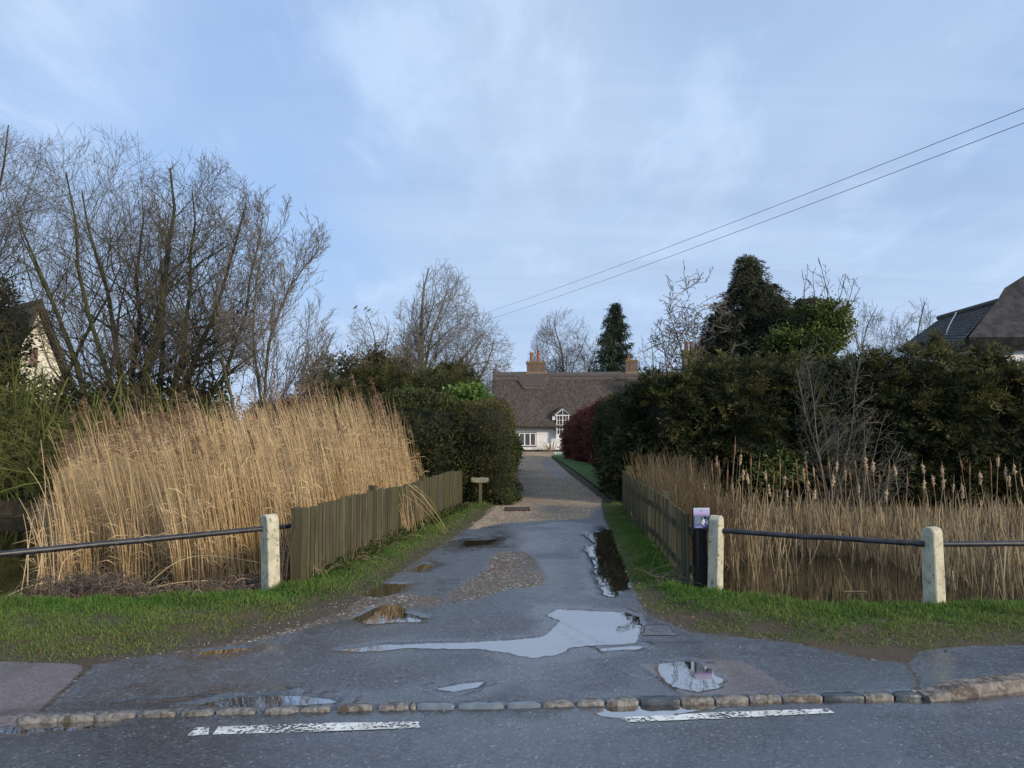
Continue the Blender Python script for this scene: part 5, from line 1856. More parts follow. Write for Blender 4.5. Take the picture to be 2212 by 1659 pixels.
# copper beech hedge, dark yew by the drive, long hedge
bush('copper_hedge', [(3.85, 41.0, 0.95, 1.0, 2.0, 1.12), (4.15, 37.5, 1.2, 1.1, 2.3, 1.32), (4.6, 33.5, 1.3, 1.15, 2.6, 1.42)], 5200, 14, 0.10, 0.10, 0.04, M_beech,
     'rounded dark red copper hedge beside the lawn', 'hedge', 90, corem=M_beechcore, lump=0.25, tonec=(0.35, 0.25), core=0.88, expo=3.0, camside=False)
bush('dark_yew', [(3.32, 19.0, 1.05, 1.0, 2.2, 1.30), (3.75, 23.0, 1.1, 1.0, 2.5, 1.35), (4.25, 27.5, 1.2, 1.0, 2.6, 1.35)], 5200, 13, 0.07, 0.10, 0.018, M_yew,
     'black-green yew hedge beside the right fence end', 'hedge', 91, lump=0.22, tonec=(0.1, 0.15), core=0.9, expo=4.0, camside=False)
# the big conifer hedge, tree by tree
hed = [
    ('spreading yew nearest the drive on the right', [(1385, 1000, 17.5, 62, 120, 1.1), (1440, 920, 17.2, 72, 120, 1.2), (1470, 1010, 16.9, 80, 110, 1.1)], 0.3, 4300),
    ('tall olive yew behind the notice, its top brownish', [(1540, 890, 17.4, 78, 112, 1.2), (1590, 960, 16.9, 85, 130, 1.2), (1620, 860, 17.8, 70, 80, 1.1)], 0.5, 4300),
    ('dark yew behind the small pale birch', [(1700, 900, 17.6, 70, 120, 1.1), (1750, 960, 17.0, 80, 140, 1.1), (1800, 900, 17.5, 66, 120, 1.1)], 0.3, 3900),
    ('conifer hedge plant right of the pale birch', [(1890, 880, 17.3, 66, 118, 1.2), (1930, 970, 16.8, 78, 130, 1.1)], 0.35, 3300),
    ('golden-tinged conifer in the middle of the right hedge', [(2010, 870, 17.0, 66, 115, 1.2), (2050, 960, 16.7, 75, 140, 1.1)], 0.7, 3300),
    ('conifer hedge plant below the tiled roof', [(2130, 870, 17.0, 66, 118, 1.2), (2160, 970, 16.6, 75, 140, 1.1)], 0.5, 3300),
    ('last conifer of the hedge at the right picture edge', [(2245, 885, 17.0, 70, 112, 1.2), (2300, 970, 16.8, 90, 145, 1.1), (2420, 900, 17.2, 95, 130, 1.2)], 0.4, 3600),
]
for k, (lb, bls, tn, nc) in enumerate(hed):
    bl = [pxblob(*b) for b in bls]
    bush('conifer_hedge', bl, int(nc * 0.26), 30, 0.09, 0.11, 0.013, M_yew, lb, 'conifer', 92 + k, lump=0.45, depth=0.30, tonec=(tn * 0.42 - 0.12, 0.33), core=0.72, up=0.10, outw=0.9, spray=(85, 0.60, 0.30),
         group='conifers of the tall hedge behind the right pond', tonefn=lambda P: 0.22 * sstep(1.4, 3.2, P[:, 2]))  # foliage colour lightened towards the top, a painted-in highlight
# brown scrub on top of the hedge
e = pxell(1430, 1720, 735, 1000, 18.3, 1.2)[0]
stems = [((i - 5) * 0.26, rngT.uniform(-0.5, 0.5), rngT.uniform(-0.3, 0.1), 1, rngT.uniform(2.2, 3.2), 0.03) for i in range(12)]
bare_tree(110, (1580, 900), 18.3, stems, e, 'brown arching scrub on top of the hedge below the cypress', M_greytwig, name='brown_scrub', cfg=dict(n=[7, 6, 5], wig=[0.12, 0.22, 0.3], trop=[-0.02, -0.05, -0.05], taper=[0.4, 0.4, 0.5],
          k=[9, 7], start=[0.3, 0.1], ang=[50, 50], lr=[0.4, 0.5], rr=[0.5, 0.6], rmin=0.005), basez=1.2, cat='shrub')

# cypress with drooping sprays


def cypress():
    Y = 26.0
    bls = [(1618, 592, 30, 36), (1622, 640, 50, 45), (1640, 690, 75, 50), (1580, 715, 52, 42), (1668, 655, 22, 26), (1565, 665, 22, 14), (1690, 690, 26, 26), (1690, 735, 60, 40), (1620, 750, 100, 50), (1600, 820, 110, 80), (1674, 618, 10, 10)]
    bl = np.array([pxblob(u, v, Y, ru, rv, ru / F * Y * 0.9) for u, v, ru, rv in bls])
    rng = RS(120)
    P, Nn = blobs_surface(bl, 5200, rng)
    P += Nn * (0.25 * fbm(P[:, 0] * 2.5, P[:, 2] * 2.5, 3, 2) * 2)[:, None] - Nn * (0.25 * rng.rand(len(P)))[:, None]
    b = at(1630, 926, Y)
    root = empty('cypress_tree', (b[0], Y, 0), 'dark drooping cypress with pointed top above the right hedge', 'tree')
    mb = MB()
    sprays(mb, P[:2600], Nn[:2600], 60, 0.62, 0.12, 0.012, rng, 0.25, (0.3, 0.3), 0.75)
    mb.build('crown', M_cyp, root, loc=root.location)
    mc = MB()  # added dark ellipsoids, not twigs: they fill the crown and block light
    V0, F0 = ICO
    for q_ in bl:
        mc.add(q_[:3] + V0 * q_[3:6] * 0.62, F0)
    mc.build('shade_core', M_core, root, loc=root.location, smooth=True)
    mb = MB()
    mb.tube([(b[0], Y, -0.1), (b[0], Y, 2.5), (b[0] - 0.1, Y, 5.5)], [0.2, 0.16, 0.05], 8)
    mb.build('trunk', M_bark, root, loc=root.location)


cypress()
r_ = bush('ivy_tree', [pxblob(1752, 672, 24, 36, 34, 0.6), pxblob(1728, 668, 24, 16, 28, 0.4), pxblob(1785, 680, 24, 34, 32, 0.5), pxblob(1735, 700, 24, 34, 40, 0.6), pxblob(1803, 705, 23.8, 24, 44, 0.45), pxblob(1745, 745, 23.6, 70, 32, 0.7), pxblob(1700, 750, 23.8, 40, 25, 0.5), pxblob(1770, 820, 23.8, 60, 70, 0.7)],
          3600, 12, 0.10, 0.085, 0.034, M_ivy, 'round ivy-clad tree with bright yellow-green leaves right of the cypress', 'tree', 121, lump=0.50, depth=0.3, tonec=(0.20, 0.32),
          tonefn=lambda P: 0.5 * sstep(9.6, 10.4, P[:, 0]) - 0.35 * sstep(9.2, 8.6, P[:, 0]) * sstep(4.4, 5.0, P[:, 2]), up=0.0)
loc = tuple(r_.location)
e = pxell(1690, 1880, 560, 800, 23.9, 1.0)[0]
for du, dx, ln in ((1785, 0.05, 2.2), (1800, 0.28, 3.0), (1810, 0.5, 2.8), (1770, -0.05, 1.6), (1735, 0.0, 1.6), (1812, 0.75, 2.4)):
    p = at(du, 700, 23.9)
    t = Tree(du)
    t.grow(Vector(p), Vector((dx, 0, 1)).normalized(), ln, 0.025, 0, dict(CFG, n=[7, 5, 3], k=[6, 3], wig=[0.08, 0.14, 0.2], trop=[0.08, 0.12, 0.1], ang=[40, 40], lr=[0.4, 0.4], rmin=0.007), e)
    t.build(r_, M_bark, 6, 'bare_shoot', 'side_twig')

# pale small birch in front of the hedge
e = unionenv(pxell(1715, 1880, 700, 1010, 15.4, 0.7)[0], pxell(1700, 1960, 880, 1120, 15.4, 0.8)[0])
bare_tree(130, (1788, 1100), 15.4, [(0, 0.0, 0, 1, 4.0, 0.026), (0.03, -0.22, -0.05, 1, 3.3, 0.016), (0.1, 0.25, -0.05, 1, 3.3, 0.014)], e, 'small pale-stemmed bare birch in front of the right hedge', M_palebark,
          name='birch_tree', cfg=dict(n=[9, 6, 5], wig=[0.05, 0.14, 0.2], trop=[0.03, 0.06, 0.04], k=[22, 9], ang=[40, 42], lr=[0.40, 0.5], start=[0.2, 0.1], rmin=0.003, taper=[0.2, 0.3, 0.5]), basez=-0.2)
e = pxell(1740, 1970, 870, 1190, 15.0, 0.8)[0]
stems = [((i - 6) * 0.07, rngT.uniform(-0.5, 0.7), rngT.uniform(-0.4, 0.1), 1, rngT.uniform(1.3, 2.4), 0.013) for i in range(16)]
bare_tree(131, (1830, 1110), 15.0, stems, e, 'tangle of bare brown suckers at the foot of the pale birch', M_greytwig, name='sucker_shrub', cfg=dict(n=[7, 6, 4], wig=[0.12, 0.2, 0.3], trop=[-0.03, -0.05, -0.05], taper=[0.4, 0.4, 0.5],
          k=[9, 7], start=[0.2, 0.1], ang=[42, 50], lr=[0.45, 0.5], rr=[0.5, 0.6], rmin=0.0028), basez=-0.3, cat='shrub')
bush('ivy_sprig', [pxblob(1690, 1010, 15.3, 34, 22, 0.25), pxblob(1640, 1025, 15.4, 30, 14, 0.25)], 150, 6, 0.10, 0.07, 0.026, M_ivy, 'sprig of bright ivy low in the hedge above the bulrushes', 'shrub', 132, tonec=(0.3, 0.3), core=0.3)

# ------------------------------------------------------------------ right-hand house


def house_right():
    root = empty('thatched_house', (at(2150, 926, 22)[0], 22, 0), 'white house with thatched hipped roof at the right edge', 'house')
    loc = root.location
    Yf = 21.0
    x0 = at(2092, 725, Yf)[0]
    zE = at(2092, 728, Yf)[2]
    x1 = x0 + 9
    yb = Yf + 5
    pk = at(2300, 540, Yf + 2.5)
    zR = pk[2]
    rx0 = pk[0]
    xb = x0 * yb / Yf + 0.5
    # hipped thatch with a small gablet shoulder
    V = [(x0, Yf, zE), (x1, Yf, zE), (x1, yb, zE), (x0, yb, zE), (rx0, Yf + 2.5, zR), (x1, Yf + 2.5, zR)]
    sh = at(2156, 652, Yf + 1.6)
    hip = [np.array((x0, Yf, zE)), sh - np.array((0.05, 0, 0)), at(2170, 622, Yf + 1.8), np.array((rx0, Yf + 2.5, zR))]
    hipb = [np.array((xb, yb, zE)), np.array((sh[0] + 0.9, yb - 1.6, sh[2])), np.array((sh[0] + 1.1, yb - 1.8, sh[2] + 0.42)), np.array((rx0, Yf + 2.5, zR))]
    rt = [np.array((x1, Yf, zE)), np.array((x1, sh[1], sh[2])), np.array((x1, sh[1] + 0.2, sh[2] + 0.42)), np.array((x1, Yf + 2.5, zR))]
    mb = MB()
    for j in range(3):
        mb.add([hip[j], rt[j], rt[j + 1], hip[j + 1]], [(0, 1, 2, 3)])
        mb.add([hipb[j], hip[j], hip[j + 1], hipb[j + 1]], [(0, 1, 2, 3)])
    und = np.array((0, 0, -0.32))
    ins = np.array((0.25, 0.25, -0.32))
    mb.add([hip[0], rt[0], rt[0] + (0, 0.25, -0.32), hip[0] + ins], [(3, 2, 1, 0)])
    mb.add([hipb[0], hip[0], hip[0] + ins, hipb[0] + (0.25, -0.25, -0.32)], [(3, 2, 1, 0)])
    mb.add([hip[0] + ins, rt[0] + (0, 0.25, -0.32), rt[0] + (0, 0.8, -0.32), hip[0] + (0.8, 0.8, -0.32)], [(3, 2, 1, 0)])
    mb.build('thatch_roof', mat('dark_thatch', (0.028, 0.027, 0.030), (0.058, 0.053, 0.054), 4, 7, 0.98, 0.05, 14, c3=(0.075, 0.068, 0.064), s3=3, t3=(0.55, 0.75)), root, loc=loc)
    mb = MB()
    mb.box(((x0 + x1) / 2 + 0.35, (Yf + yb) / 2, (zE - 0.25) / 2), (x1 - x0 - 1.0, 4.1, zE - 0.25))
    mb.build('wall', M_render, root, loc=loc)
    mb = MB()
    p = at(2207, 742, Yf + 0.43)
    mb.tube([(p[0], Yf + 0.449, p[2]), (p[0], Yf + 0.40, p[2])], 0.05, 12)
    mb.build('vent_pipe', M_darktrim, root, loc=loc)
    # tiled wing running back
    root2 = empty('tiled_outbuilding', (13.5, 26, 0), 'grey tiled roof wing left of the thatched house', 'outbuilding')
    loc2 = root2.location
    a = at(2152, 655, 24.0)
    b = at(2031, 689, 27.5)
    b[2] = at(2031, 689, 27.5)[2]
    e1 = at(2060, 760, 24.0)
    e2 = at(1945, 750, 27.5)
    mb = MB()
    nrow = 15
    rng = RS(4)
    for r in range(nrow):
        t0, t1 = r / nrow, (r + 1) / nrow
        A0, A1 = a + (e1 - a) * t0, a + (e1 - a) * t1
        B0, B1 = b + (e2 - b) * t0, b + (e2 - b) * t1
        nn_ = 16
        for c_ in range(nn_):
            s0, s1 = c_ / nn_, (c_ + 1) / nn_ - 0.003
            P0 = A0 + (B0 - A0) * s0
            P1 = A0 + (B0 - A0) * s1
            P2 = A1 + (B1 - A1) * s1
            P3 = A1 + (B1 - A1) * s0
            l_ = np.array((0, 0, 0.035 + 0.006 * rng.randn()))
            tn = float(np.clip(0.2 + 0.3 * rng.randn() + 0.3 * (s0 > 0.5), 0, 1))
            mb.add([P0, P1, P2 + l_, P3 + l_, P2 - (0, 0, 0.02), P3 - (0, 0, 0.02)], [(0, 1, 2, 3)], tn)
            mb.add([P3 + l_, P2 + l_, P2 - (0, 0, 0.02), P3 - (0, 0, 0.02)], [(0, 1, 2, 3)], tn)
    back = np.array((3.0, 0, -2.2))
    mb.add([a, a + back, b + back, b], [(0, 1, 2, 3)])
    mb.build('tiled_roof', M_tile, root2, loc=loc2)
    mb = MB()
    mb.tube([a + (0, -0.1, 0.05), b + (0, 0.1, 0.05)], 0.09, 8)
    mb.build('ridge_tiles', M_tile, root2, loc=loc2)
    mb = MB()
    mb.add([e1 * (1, 1, 0), e2 * (1, 1, 0), e2, e1], [(0, 1, 2, 3)])
    mb.add([e2 * (1, 1, 0), (b + back) * (1, 1, 0), b + back, b, e2], [(0, 1, 2, 3, 4)])
    mb.build('wall', M_render, root2, loc=loc2)
    mb = MB()
    w0, w1, w2 = at(2068, 681, 26.2), at(2056, 706, 25.9), at(2045, 735, 25.5)

    def onroof(u, v):
        # intersect pixel ray with roof plane
        n_ = np.cross(e1 - a, b - a)
        d = pdir(u, v)
        o_ = np.array((0, 0, CAMZ))
        t_ = np.dot(a - o_, n_) / np.dot(d, n_)
        return o_ + d * t_ + np.array((-0.06, -0.04, 0.08))
    mb.tube([onroof(2069, 680), onroof(2058, 700), onroof(2052, 712), onroof(2045, 732)], 0.022, 6)
    mb.build('white_pipe', M_whitep, root2, loc=loc2)


house_right()

# ------------------------------------------------------------------ power lines
for (u0, v0, u1, v1, u2, v2, lb) in [(1055, 672, 1650, 440, 2212, 209, 'upper black power line crossing the sky'), (1065, 685, 1700, 447, 2212, 240, 'lower black power line crossing the sky')]:
    Ya, Yb = 62.0, 17.0
    A, B = at(u0 - 40, v0 + 15, Ya), at(u2, v2, Yb)
    B = B + (B - A) * 0.35
    # sag so that the middle hangs below the chord
    pts = []
    for s_ in np.linspace(0, 1, 60):
        p = A + (B - A) * s_
        p[2] -= 4 * 0.35 * s_ * (1 - s_)
        pts.append(p)
    mb = MB()
    mb.tube(pts, 0.0085, 5)
    tag(mb.build('power_line', M_wire, loc=tuple(pts[0])), lb, 'power line')

# ------------------------------------------------------------------ birds


def bird(u, v, Y, size, label, m, m2=None, face=1):
    c_ = at(u, v, Y)
    root = empty('pigeon' if m2 else 'bird', c_, label, 'bird')
    # one continuous body swept from tail to beak
    path = [(-0.52, -0.38), (-0.42, -0.28), (-0.25, -0.12), (-0.08, 0.02), (0.08, 0.14), (0.18, 0.26), (0.23, 0.36), (0.27, 0.43), (0.33, 0.44), (0.40, 0.42)]
    rad = [0.035, 0.05, 0.11, 0.17, 0.17, 0.12, 0.075, 0.085, 0.06, 0.008]
    mb = MB()
    pts = [c_ + np.array((face * x, 0, z)) * size for x, z in path]
    mb.tube(pts, [r * size for r in rad], 10)
    mb.build('body', m, root, loc=root.location, smooth=True)
    if m2:
        mb = MB()
        V0, F0 = ICO
        mb.add(c_ + (V0 * (0.12, 0.15, 0.19)) * size + np.array((face * 0.085, -0.035, 0.08)) * size, F0)
        mb.build('breast', m2, root, loc=root.location, smooth=True)
        mb = MB()
        for s_ in (-1, 1):
            mb.tube([c_ + np.array((0.02, s_ * 0.05, -0.08)) * size, c_ + np.array((0.03, s_ * 0.05, -0.28)) * size], 0.015 * size, 5)
        mb.build('legs', m2, root, loc=root.location)


bird(1812, 664, 23.3, 0.34, 'plump grey pigeon perched on the ivy-clad tree', M_bluegreysl, M_pink, 1)
def top_tip(u0):
    best = None
    for t_ in BT.tips:
        uu = 1106 + t_[0] / t_[1] * F
        if abs(uu - u0) < 7 and (best is None or t_[2] > best[2]):
            best = t_
    return best or BT.tips[0]


for u, w_ in ((762, 'leftmost'), (775, 'second from left'), (789, 'third from left'), (803, 'rightmost')):
    tt = top_tip(u)
    bird(1106 + tt[0] / tt[1] * F, 829.5 - F * math.tan(math.atan2(tt[2] + 0.02 - CAMZ, tt[1]) - PITCH), tt[1], 0.34, 'tiny dark bird, %s of four on the small bare treetop' % w_, M_bark, None, 1)

# ------------------------------------------------------------------ reed bed (left pond)


def ytop(u):
    return np.interp(u, [60, 110, 150, 215, 300, 470, 620, 720, 800, 870, 895, 915, 935, 960], [1120, 1040, 975, 900, 872, 865, 855, 842, 842, 862, 890, 970, 1030, 1060])


def reeds():
    rng = RS(200)
    n = 14500
    X = rng.uniform(-9.5, -1.5, n)
    Y = 9.6 + 7.4 * rng.rand(n) ** 1.3
    u = 1106 + X / Y * F
    frontY = 9.9 + 0.5 * np.sin(X * 2.1) + 0.25 * np.sin(X * 5.3)
    fenceX = np.interp(Y, [8.0, 11.0, 15.3], [-2.35, -1.95, -1.35])
    k = (u > 95) & ((u < 925) | ((rng.rand(n) < 0.05) & (u < 1005))) & (Y > frontY) & (X < fenceX) & ((u > 150) | (rng.rand(n) < 0.22)) & (rng.rand(n) < 1.0)
    X, Y, u = X[k], Y[k], u[k]
    n = len(X)
    zt = CAMZ + (926 - ytop(u)) / F * Y
    cl = 1 + 0.13 * fbm(X * 1.1 + 3, Y * 0.9, 3, 9) * 2
    H = (zt + 0.42) * (0.48 + 0.53 * rng.rand(n) ** 1.5) * cl * (1 - 0.13 * sstep(700, 250, u))
    H *= np.where(rng.rand(n) < 0.10, rng.uniform(0.4, 0.75, n), 1)
    H = np.where(rng.rand(n) < 0.02, (zt + 0.42) * rng.uniform(0.95, 1.12, n), H)
    H = np.clip(H, 0.4, 3.4)
    lean = -(0.02 + 0.12 * rng.rand(n)) + 0.09 * rng.randn(n)
    bow = -0.06 - 0.08 * rng.rand(n)
    leany = 0.06 * rng.randn(n)
    b = np.stack([X, Y, np.full(n, -0.43)], 1)
    pts = []
    for s_ in (0, 0.3, 0.6, 0.85, 1.0):
        pts.append(b + np.stack([lean * H * s_ * 0.6 + bow * H * s_ ** 2.5, leany * H * s_, H * s_ * (1 - 0.03 * s_)], 1))
    mb = MB()
    r0 = 0.0042 + 0.0018 * rng.rand(n)
    tn0 = np.clip(0.12 + 0.30 * rng.randn(n) + 0.5 * fbm(X * 2.5, Y * 2, 2, 4), 0, 0.95)
    T = [pts[1] - pts[0]] + [pts[i + 1] - pts[i - 1] for i in (1, 2, 3)] + [pts[4] - pts[3]]
    for i in range(4):
        tn = np.clip(tn0 + (0.25 if i == 0 else 0), 0, 1)
        mb.segs(pts[i], pts[i + 1], r0 * (1 - 0.15 * i), r0 * (1 - 0.15 * (i + 1)), T[i], T[i + 1], 3, tone=tn)
    # narrow leaves hanging off the stems
    nl = n * 2
    idx = rng.randint(0, n, nl)
    s_ = rng.uniform(0.12, 0.9, nl)
    f = s_ * 4
    seg = np.clip(np.searchsorted([0.3, 0.6, 0.85], s_), 0, 3)
    lo = np.array([0, 0.3, 0.6, 0.85])[seg]
    hi = np.array([0.3, 0.6, 0.85, 1.0])[seg]
    PA = np.array(pts)
    q0 = PA[seg, idx]
    q1 = PA[seg + 1, idx]
    fr = ((s_ - lo) / (hi - lo))[:, None]
    bp = q0 + (q1 - q0) * fr
    dr = nrm(np.stack([rng.randn(nl) - 0.3, rng.randn(nl) * 0.6, 0.7 + 0.5 * rng.randn(nl)], 1))
    ll = rng.uniform(0.15, 0.40, nl)[:, None]
    sd = nrm(np.cross(dr, rng.randn(nl, 3)))
    m_ = bp + dr * ll * 0.5
    tp = bp + dr * ll + np.array([0, 0, -0.35]) * ll
    wd = 0.006
    V = np.stack([bp, m_ + sd * wd, tp, m_ - sd * wd], 1).reshape(-1, 3)
    mb.add(V, np.arange(nl * 4).reshape(-1, 4), np.repeat(np.clip(0.25 + 0.25 * rng.randn(nl), 0, 1), 4))
    tag(mb.build('reed_bed', M_reed, loc=(-5, 12, -0.4)), 'dense bed of tall pale golden reeds in the left pond', 'reeds', kind='stuff')
    # plumes
    sel = np.where((rng.rand(n) < np.where(u < 450, 0.24, 0.10)) & (H > 1.6))[0]
    mp = MB()
    per = 26
    tip = pts[4][sel]
    dir_ = nrm(pts[4][sel] - pts[3][sel])
    m2 = len(sel)
    along = rng.rand(m2 * per)
    bp = np.repeat(tip, per, 0) + np.repeat(dir_, per, 0) * (along * 0.32 - 0.12)[:, None]
    dd = nrm(np.repeat(dir_, per, 0) * 0.9 + np.stack([-0.55 + 0.45 * rng.randn(m2 * per), 0.45 * rng.randn(m2 * per), -0.15 + 0.35 * rng.randn(m2 * per)], 1))
    ll = (0.15 * (1 - 0.45 * along) * (0.6 + 0.6 * rng.rand(m2 * per)))[:, None]
    sd = nrm(np.cross(dd, rng.randn(m2 * per, 3)))
    mid = bp + dd * ll * 0.5
    tp = bp + dd * ll + np.array([-0.15, 0, -0.55]) * ll
    V = np.stack([bp, mid + sd * 0.006, tp, mid - sd * 0.006], 1).reshape(-1, 3)
    mp.add(V, np.arange(m2 * per * 4).reshape(-1, 4), np.repeat(np.clip(np.repeat(0.3 + 0.3 * rng.randn(m2), per), 0, 1), 4))
    tag(mp.build('reed_plumes', M_plume, loc=(-5, 12, 2)), 'brown feathery drooping seed plumes topping the left reeds', 'reed plumes', kind='stuff')


reeds()


def strands(name, specs, m, label, cat, seed, kind=None, loc=(0, 0, 0)):
    """specs: list of (n, centre(x,y,z), spread xyz, length range, direction mean, dir jitter, sag, radius)"""
    rng = RS(seed)
    mb = MB()
    for n, c_, sp, lr, dm, dj, sag, rad in specs:
        b = np.array(c_) + rng.randn(n, 3) * np.array(sp)
        d = nrm(np.array(dm) + rng.randn(n, 3) * dj)
        ln = rng.uniform(lr[0], lr[1], n)[:, None]
        P = [b + d * ln * s_ + np.array([0, 0, -1.0]) * (sag * (s_ ** 2)) * ln for s_ in (0, 0.33, 0.67, 1.0)]
        T = [P[1] - P[0], P[2] - P[0], P[3] - P[1], P[3] - P[2]]
        tn = np.clip(0.3 + 0.35 * rng.randn(n), 0, 1)
        rr = rad * (0.7 + 0.6 * rng.rand(n))
        for i in range(3):
            mb.segs(P[i], P[i + 1], rr * (1 - 0.2 * i), rr * (1 - 0.2 * (i + 1)), T[i], T[i + 1], 3, tone=tn)
    return tag(mb.build(name, m, loc=loc), label, cat, kind=kind)


def litter_at(u, v, z=0.0):
    x, y = gp(u, v, z)
    return (x, y, z)


# rotting litter along the left bank
sp = []
for u, v, n, w_ in ((180, 1262, 170, 0.14), (240, 1275, 170, 0.16), (120, 1278, 120, 0.14), (300, 1285, 90, 0.16), (60, 1285, 70, 0.12), (420, 1283, 120, 0.18), (500, 1272, 160, 0.16), (545, 1262, 120, 0.10)):
    c_ = litter_at(u, v + 10, -0.02)
    sp.append((n, (c_[0], c_[1] + 0.10, 0.02), (w_, 0.10, 0.05), (0.12, 0.36), (0.35, -0.35, 0.45), 0.55, 0.75, 0.0055))
strands('rush_litter', sp, M_litter, 'dark rotting rush litter heaped along the left bank', 'plant litter', 210, 'stuff', loc=(-4, 7.5, 0))
sp = []
for u in range(90, 560, 24):
    c_ = gp(u, 1262, -0.35)
    sp.append((26, (c_[0], c_[1] + 0.5, -0.38), (0.22, 0.45, 0.03), (0.2, 0.65), (0.1, -0.1, 0.7), 0.6, 0.4, 0.0035))
strands('rush_stubble', sp, M_rush, 'broken brown reed stubble in the water before the reeds', 'reeds', 211, 'stuff', loc=(-4, 8.5, -0.3))
# a few long arching stems
rng = RS(212)
mb = MB()
for (pts_) in [[(125, 1262, 9.0), (150, 1200, 9.2), (260, 1165, 9.4), (330, 1180, 9.6)], [(60, 1265, 8.6), (62, 1180, 8.8), (72, 1120, 9.0)], [(88, 1275, 8.4), (92, 1150, 9.0), (98, 1050, 9.2), (88, 950, 9.2)],
               [(300, 1297, 8.0), (330, 1270, 8.0), (420, 1255, 8.1), (500, 1258, 8.3)], [(320, 1262, 8.2), (380, 1215, 8.3), (450, 1200, 8.5), (560, 1215, 8.6)], [(118, 1260, 9), (110, 1140, 9.2), (92, 1060, 9.4), (60, 1010, 9.4)],
               [(10, 1290, 8.2), (80, 1262, 8.4), (170, 1252, 8.6)], [(45, 1285, 8.6), (60, 1180, 9), (50, 1110, 9)], [(75, 1280, 8.6), (90, 1190, 9), (78, 1150, 9)]]:
    P = [at(*p) for p in pts_]
    Q_ = []
    for i in range(len(P) - 1):
        for s_ in np.linspace(0, 1, 5, endpoint=False):
            p0 = P[max(0, i - 1)]
            p1, p2 = P[i], P[i + 1]
            p3 = P[min(len(P) - 1, i + 2)]
            Q_.append(0.5 * ((2 * p1) + (-p0 + p2) * s_ + (2 * p0 - 5 * p1 + 4 * p2 - p3) * s_ ** 2 + (-p0 + 3 * p1 - 3 * p2 + p3) * s_ ** 3))
    Q_.append(P[-1])
    mb.tube(Q_, np.linspace(0.0055, 0.003, len(Q_)), 4, tone=0.1)
tag(mb.build('stray_reeds', M_reed, loc=(-4.5, 8.8, -0.3)), 'a few long bent reed stems straying before the left reed bed', 'reeds', kind='stuff')

# reeds fallen through the fence
p_, t_ = lpos(3.6)
sp = [(26, (p_[0] + 0.09, p_[1], 0.05), (0.05, 0.10, 0.03), (0.55, 0.95), (-0.10, -0.02, 1.0), 0.12, 0.1, 0.0045), (22, (p_[0] + 0.16, p_[1] + 0.2, 0.05), (0.06, 0.22, 0.02), (0.3, 0.7), (0.0, -0.10, 1.0), 0.25, 0.1, 0.004),
      (12, (p_[0] + 0.10, p_[1] + 0.05, 0.72), (0.03, 0.35, 0.05), (0.6, 1.0), (0.35, 0.5, -0.25), 0.22, 0.45, 0.004)]
strands('reed_bundle', sp, M_reed, 'bundle of golden reeds leaning against the left fence', 'reeds', 213, 'stuff', loc=(p_[0], p_[1], 0))
sp = []
rng = RS(214)
for s_ in (0.35, 0.9, 1.2, 1.35, 1.9, 2.2, 2.9, 3.1):
    p, t = lpos(s_)
    sp.append((16, (p[0] + 0.10, p[1], 0.06), (0.05, 0.10, 0.02), (0.15, 0.42), (0.2, -0.05, 0.8), 0.5, 0.5, 0.004))
strands('dead_stems', sp, M_rush, 'dry bent plant stems along the foot of the left fence', 'dead plants', 215, 'stuff', loc=(-1.9, 9, 0))
# low weeds at fence feet
rng = RS(216)
mb = MB()
PP = []
for i in range(700):
    p, t = lpos(rng.uniform(0.5, 7.4))
    PP.append((p[0] + 0.10 + 0.07 * rng.randn(), p[1], 0.06 + 0.05 * rng.rand()))
leafmass(mb, np.array(PP), np.tile([0.3, 0, 1.0], (len(PP), 1)), 6, 0.03, 0.04, 0.014, rng, tonec=(0.2, 0.2))
tag(mb.build('weeds', M_ivyd, loc=(-1.7, 11, 0.05)), 'low dark weeds along the foot of the left fence', 'weeds', kind='stuff')

# brush pile at the right fence end
c_ = gp(1445, 1268)
sp = [(70, (c_[0], c_[1], 0.07), (0.12, 0.08, 0.03), (0.15, 0.42), (0.9, -0.15, 0.25), 0.5, 0.35, 0.004)]
strands('brush_pile', sp, M_stick, 'small heap of dead twigs on the grass by the right fence', 'twigs', 217, None, loc=(c_[0], c_[1], 0.04))
# dark stems between left post and fence
c_ = gp(612, 1272)
sp = [(60, (c_[0] + 0.0, c_[1] + 0.15, 0.0), (0.07, 0.10, 0.03), (0.4, 0.95), (0.0, 0.0, 1.0), 0.15, 0.1, 0.004)]
strands('withered_climber', sp, M_litter, 'withered brown growth between the left post and fence', 'dead plants', 218, None, loc=(c_[0], c_[1], 0))
# debris on the water, right pond
mb = MB()
for (u0, v0, u1, v1) in ((1822, 1278, 1875, 1279), (1790, 1199, 1840, 1201), (1745, 1197, 1782, 1198), (2090, 1199, 2140, 1200), (2050, 1245, 2100, 1247)):
    a, b = gp(u0, v0, -0.395), gp(u1, v1, -0.395)
    mb.tube([(a[0], a[1], -0.393), ((a[0] + b[0]) / 2, (a[1] + b[1]) / 2 + 0.02, -0.390), (b[0], b[1], -0.394)], 0.006, 4)
tag(mb.build('floating_stems', M_rush, loc=(4.5, 10, -0.39)), 'broken stems floating on the right pond', 'reeds', kind='stuff')

# ------------------------------------------------------------------ bulrushes (right pond)


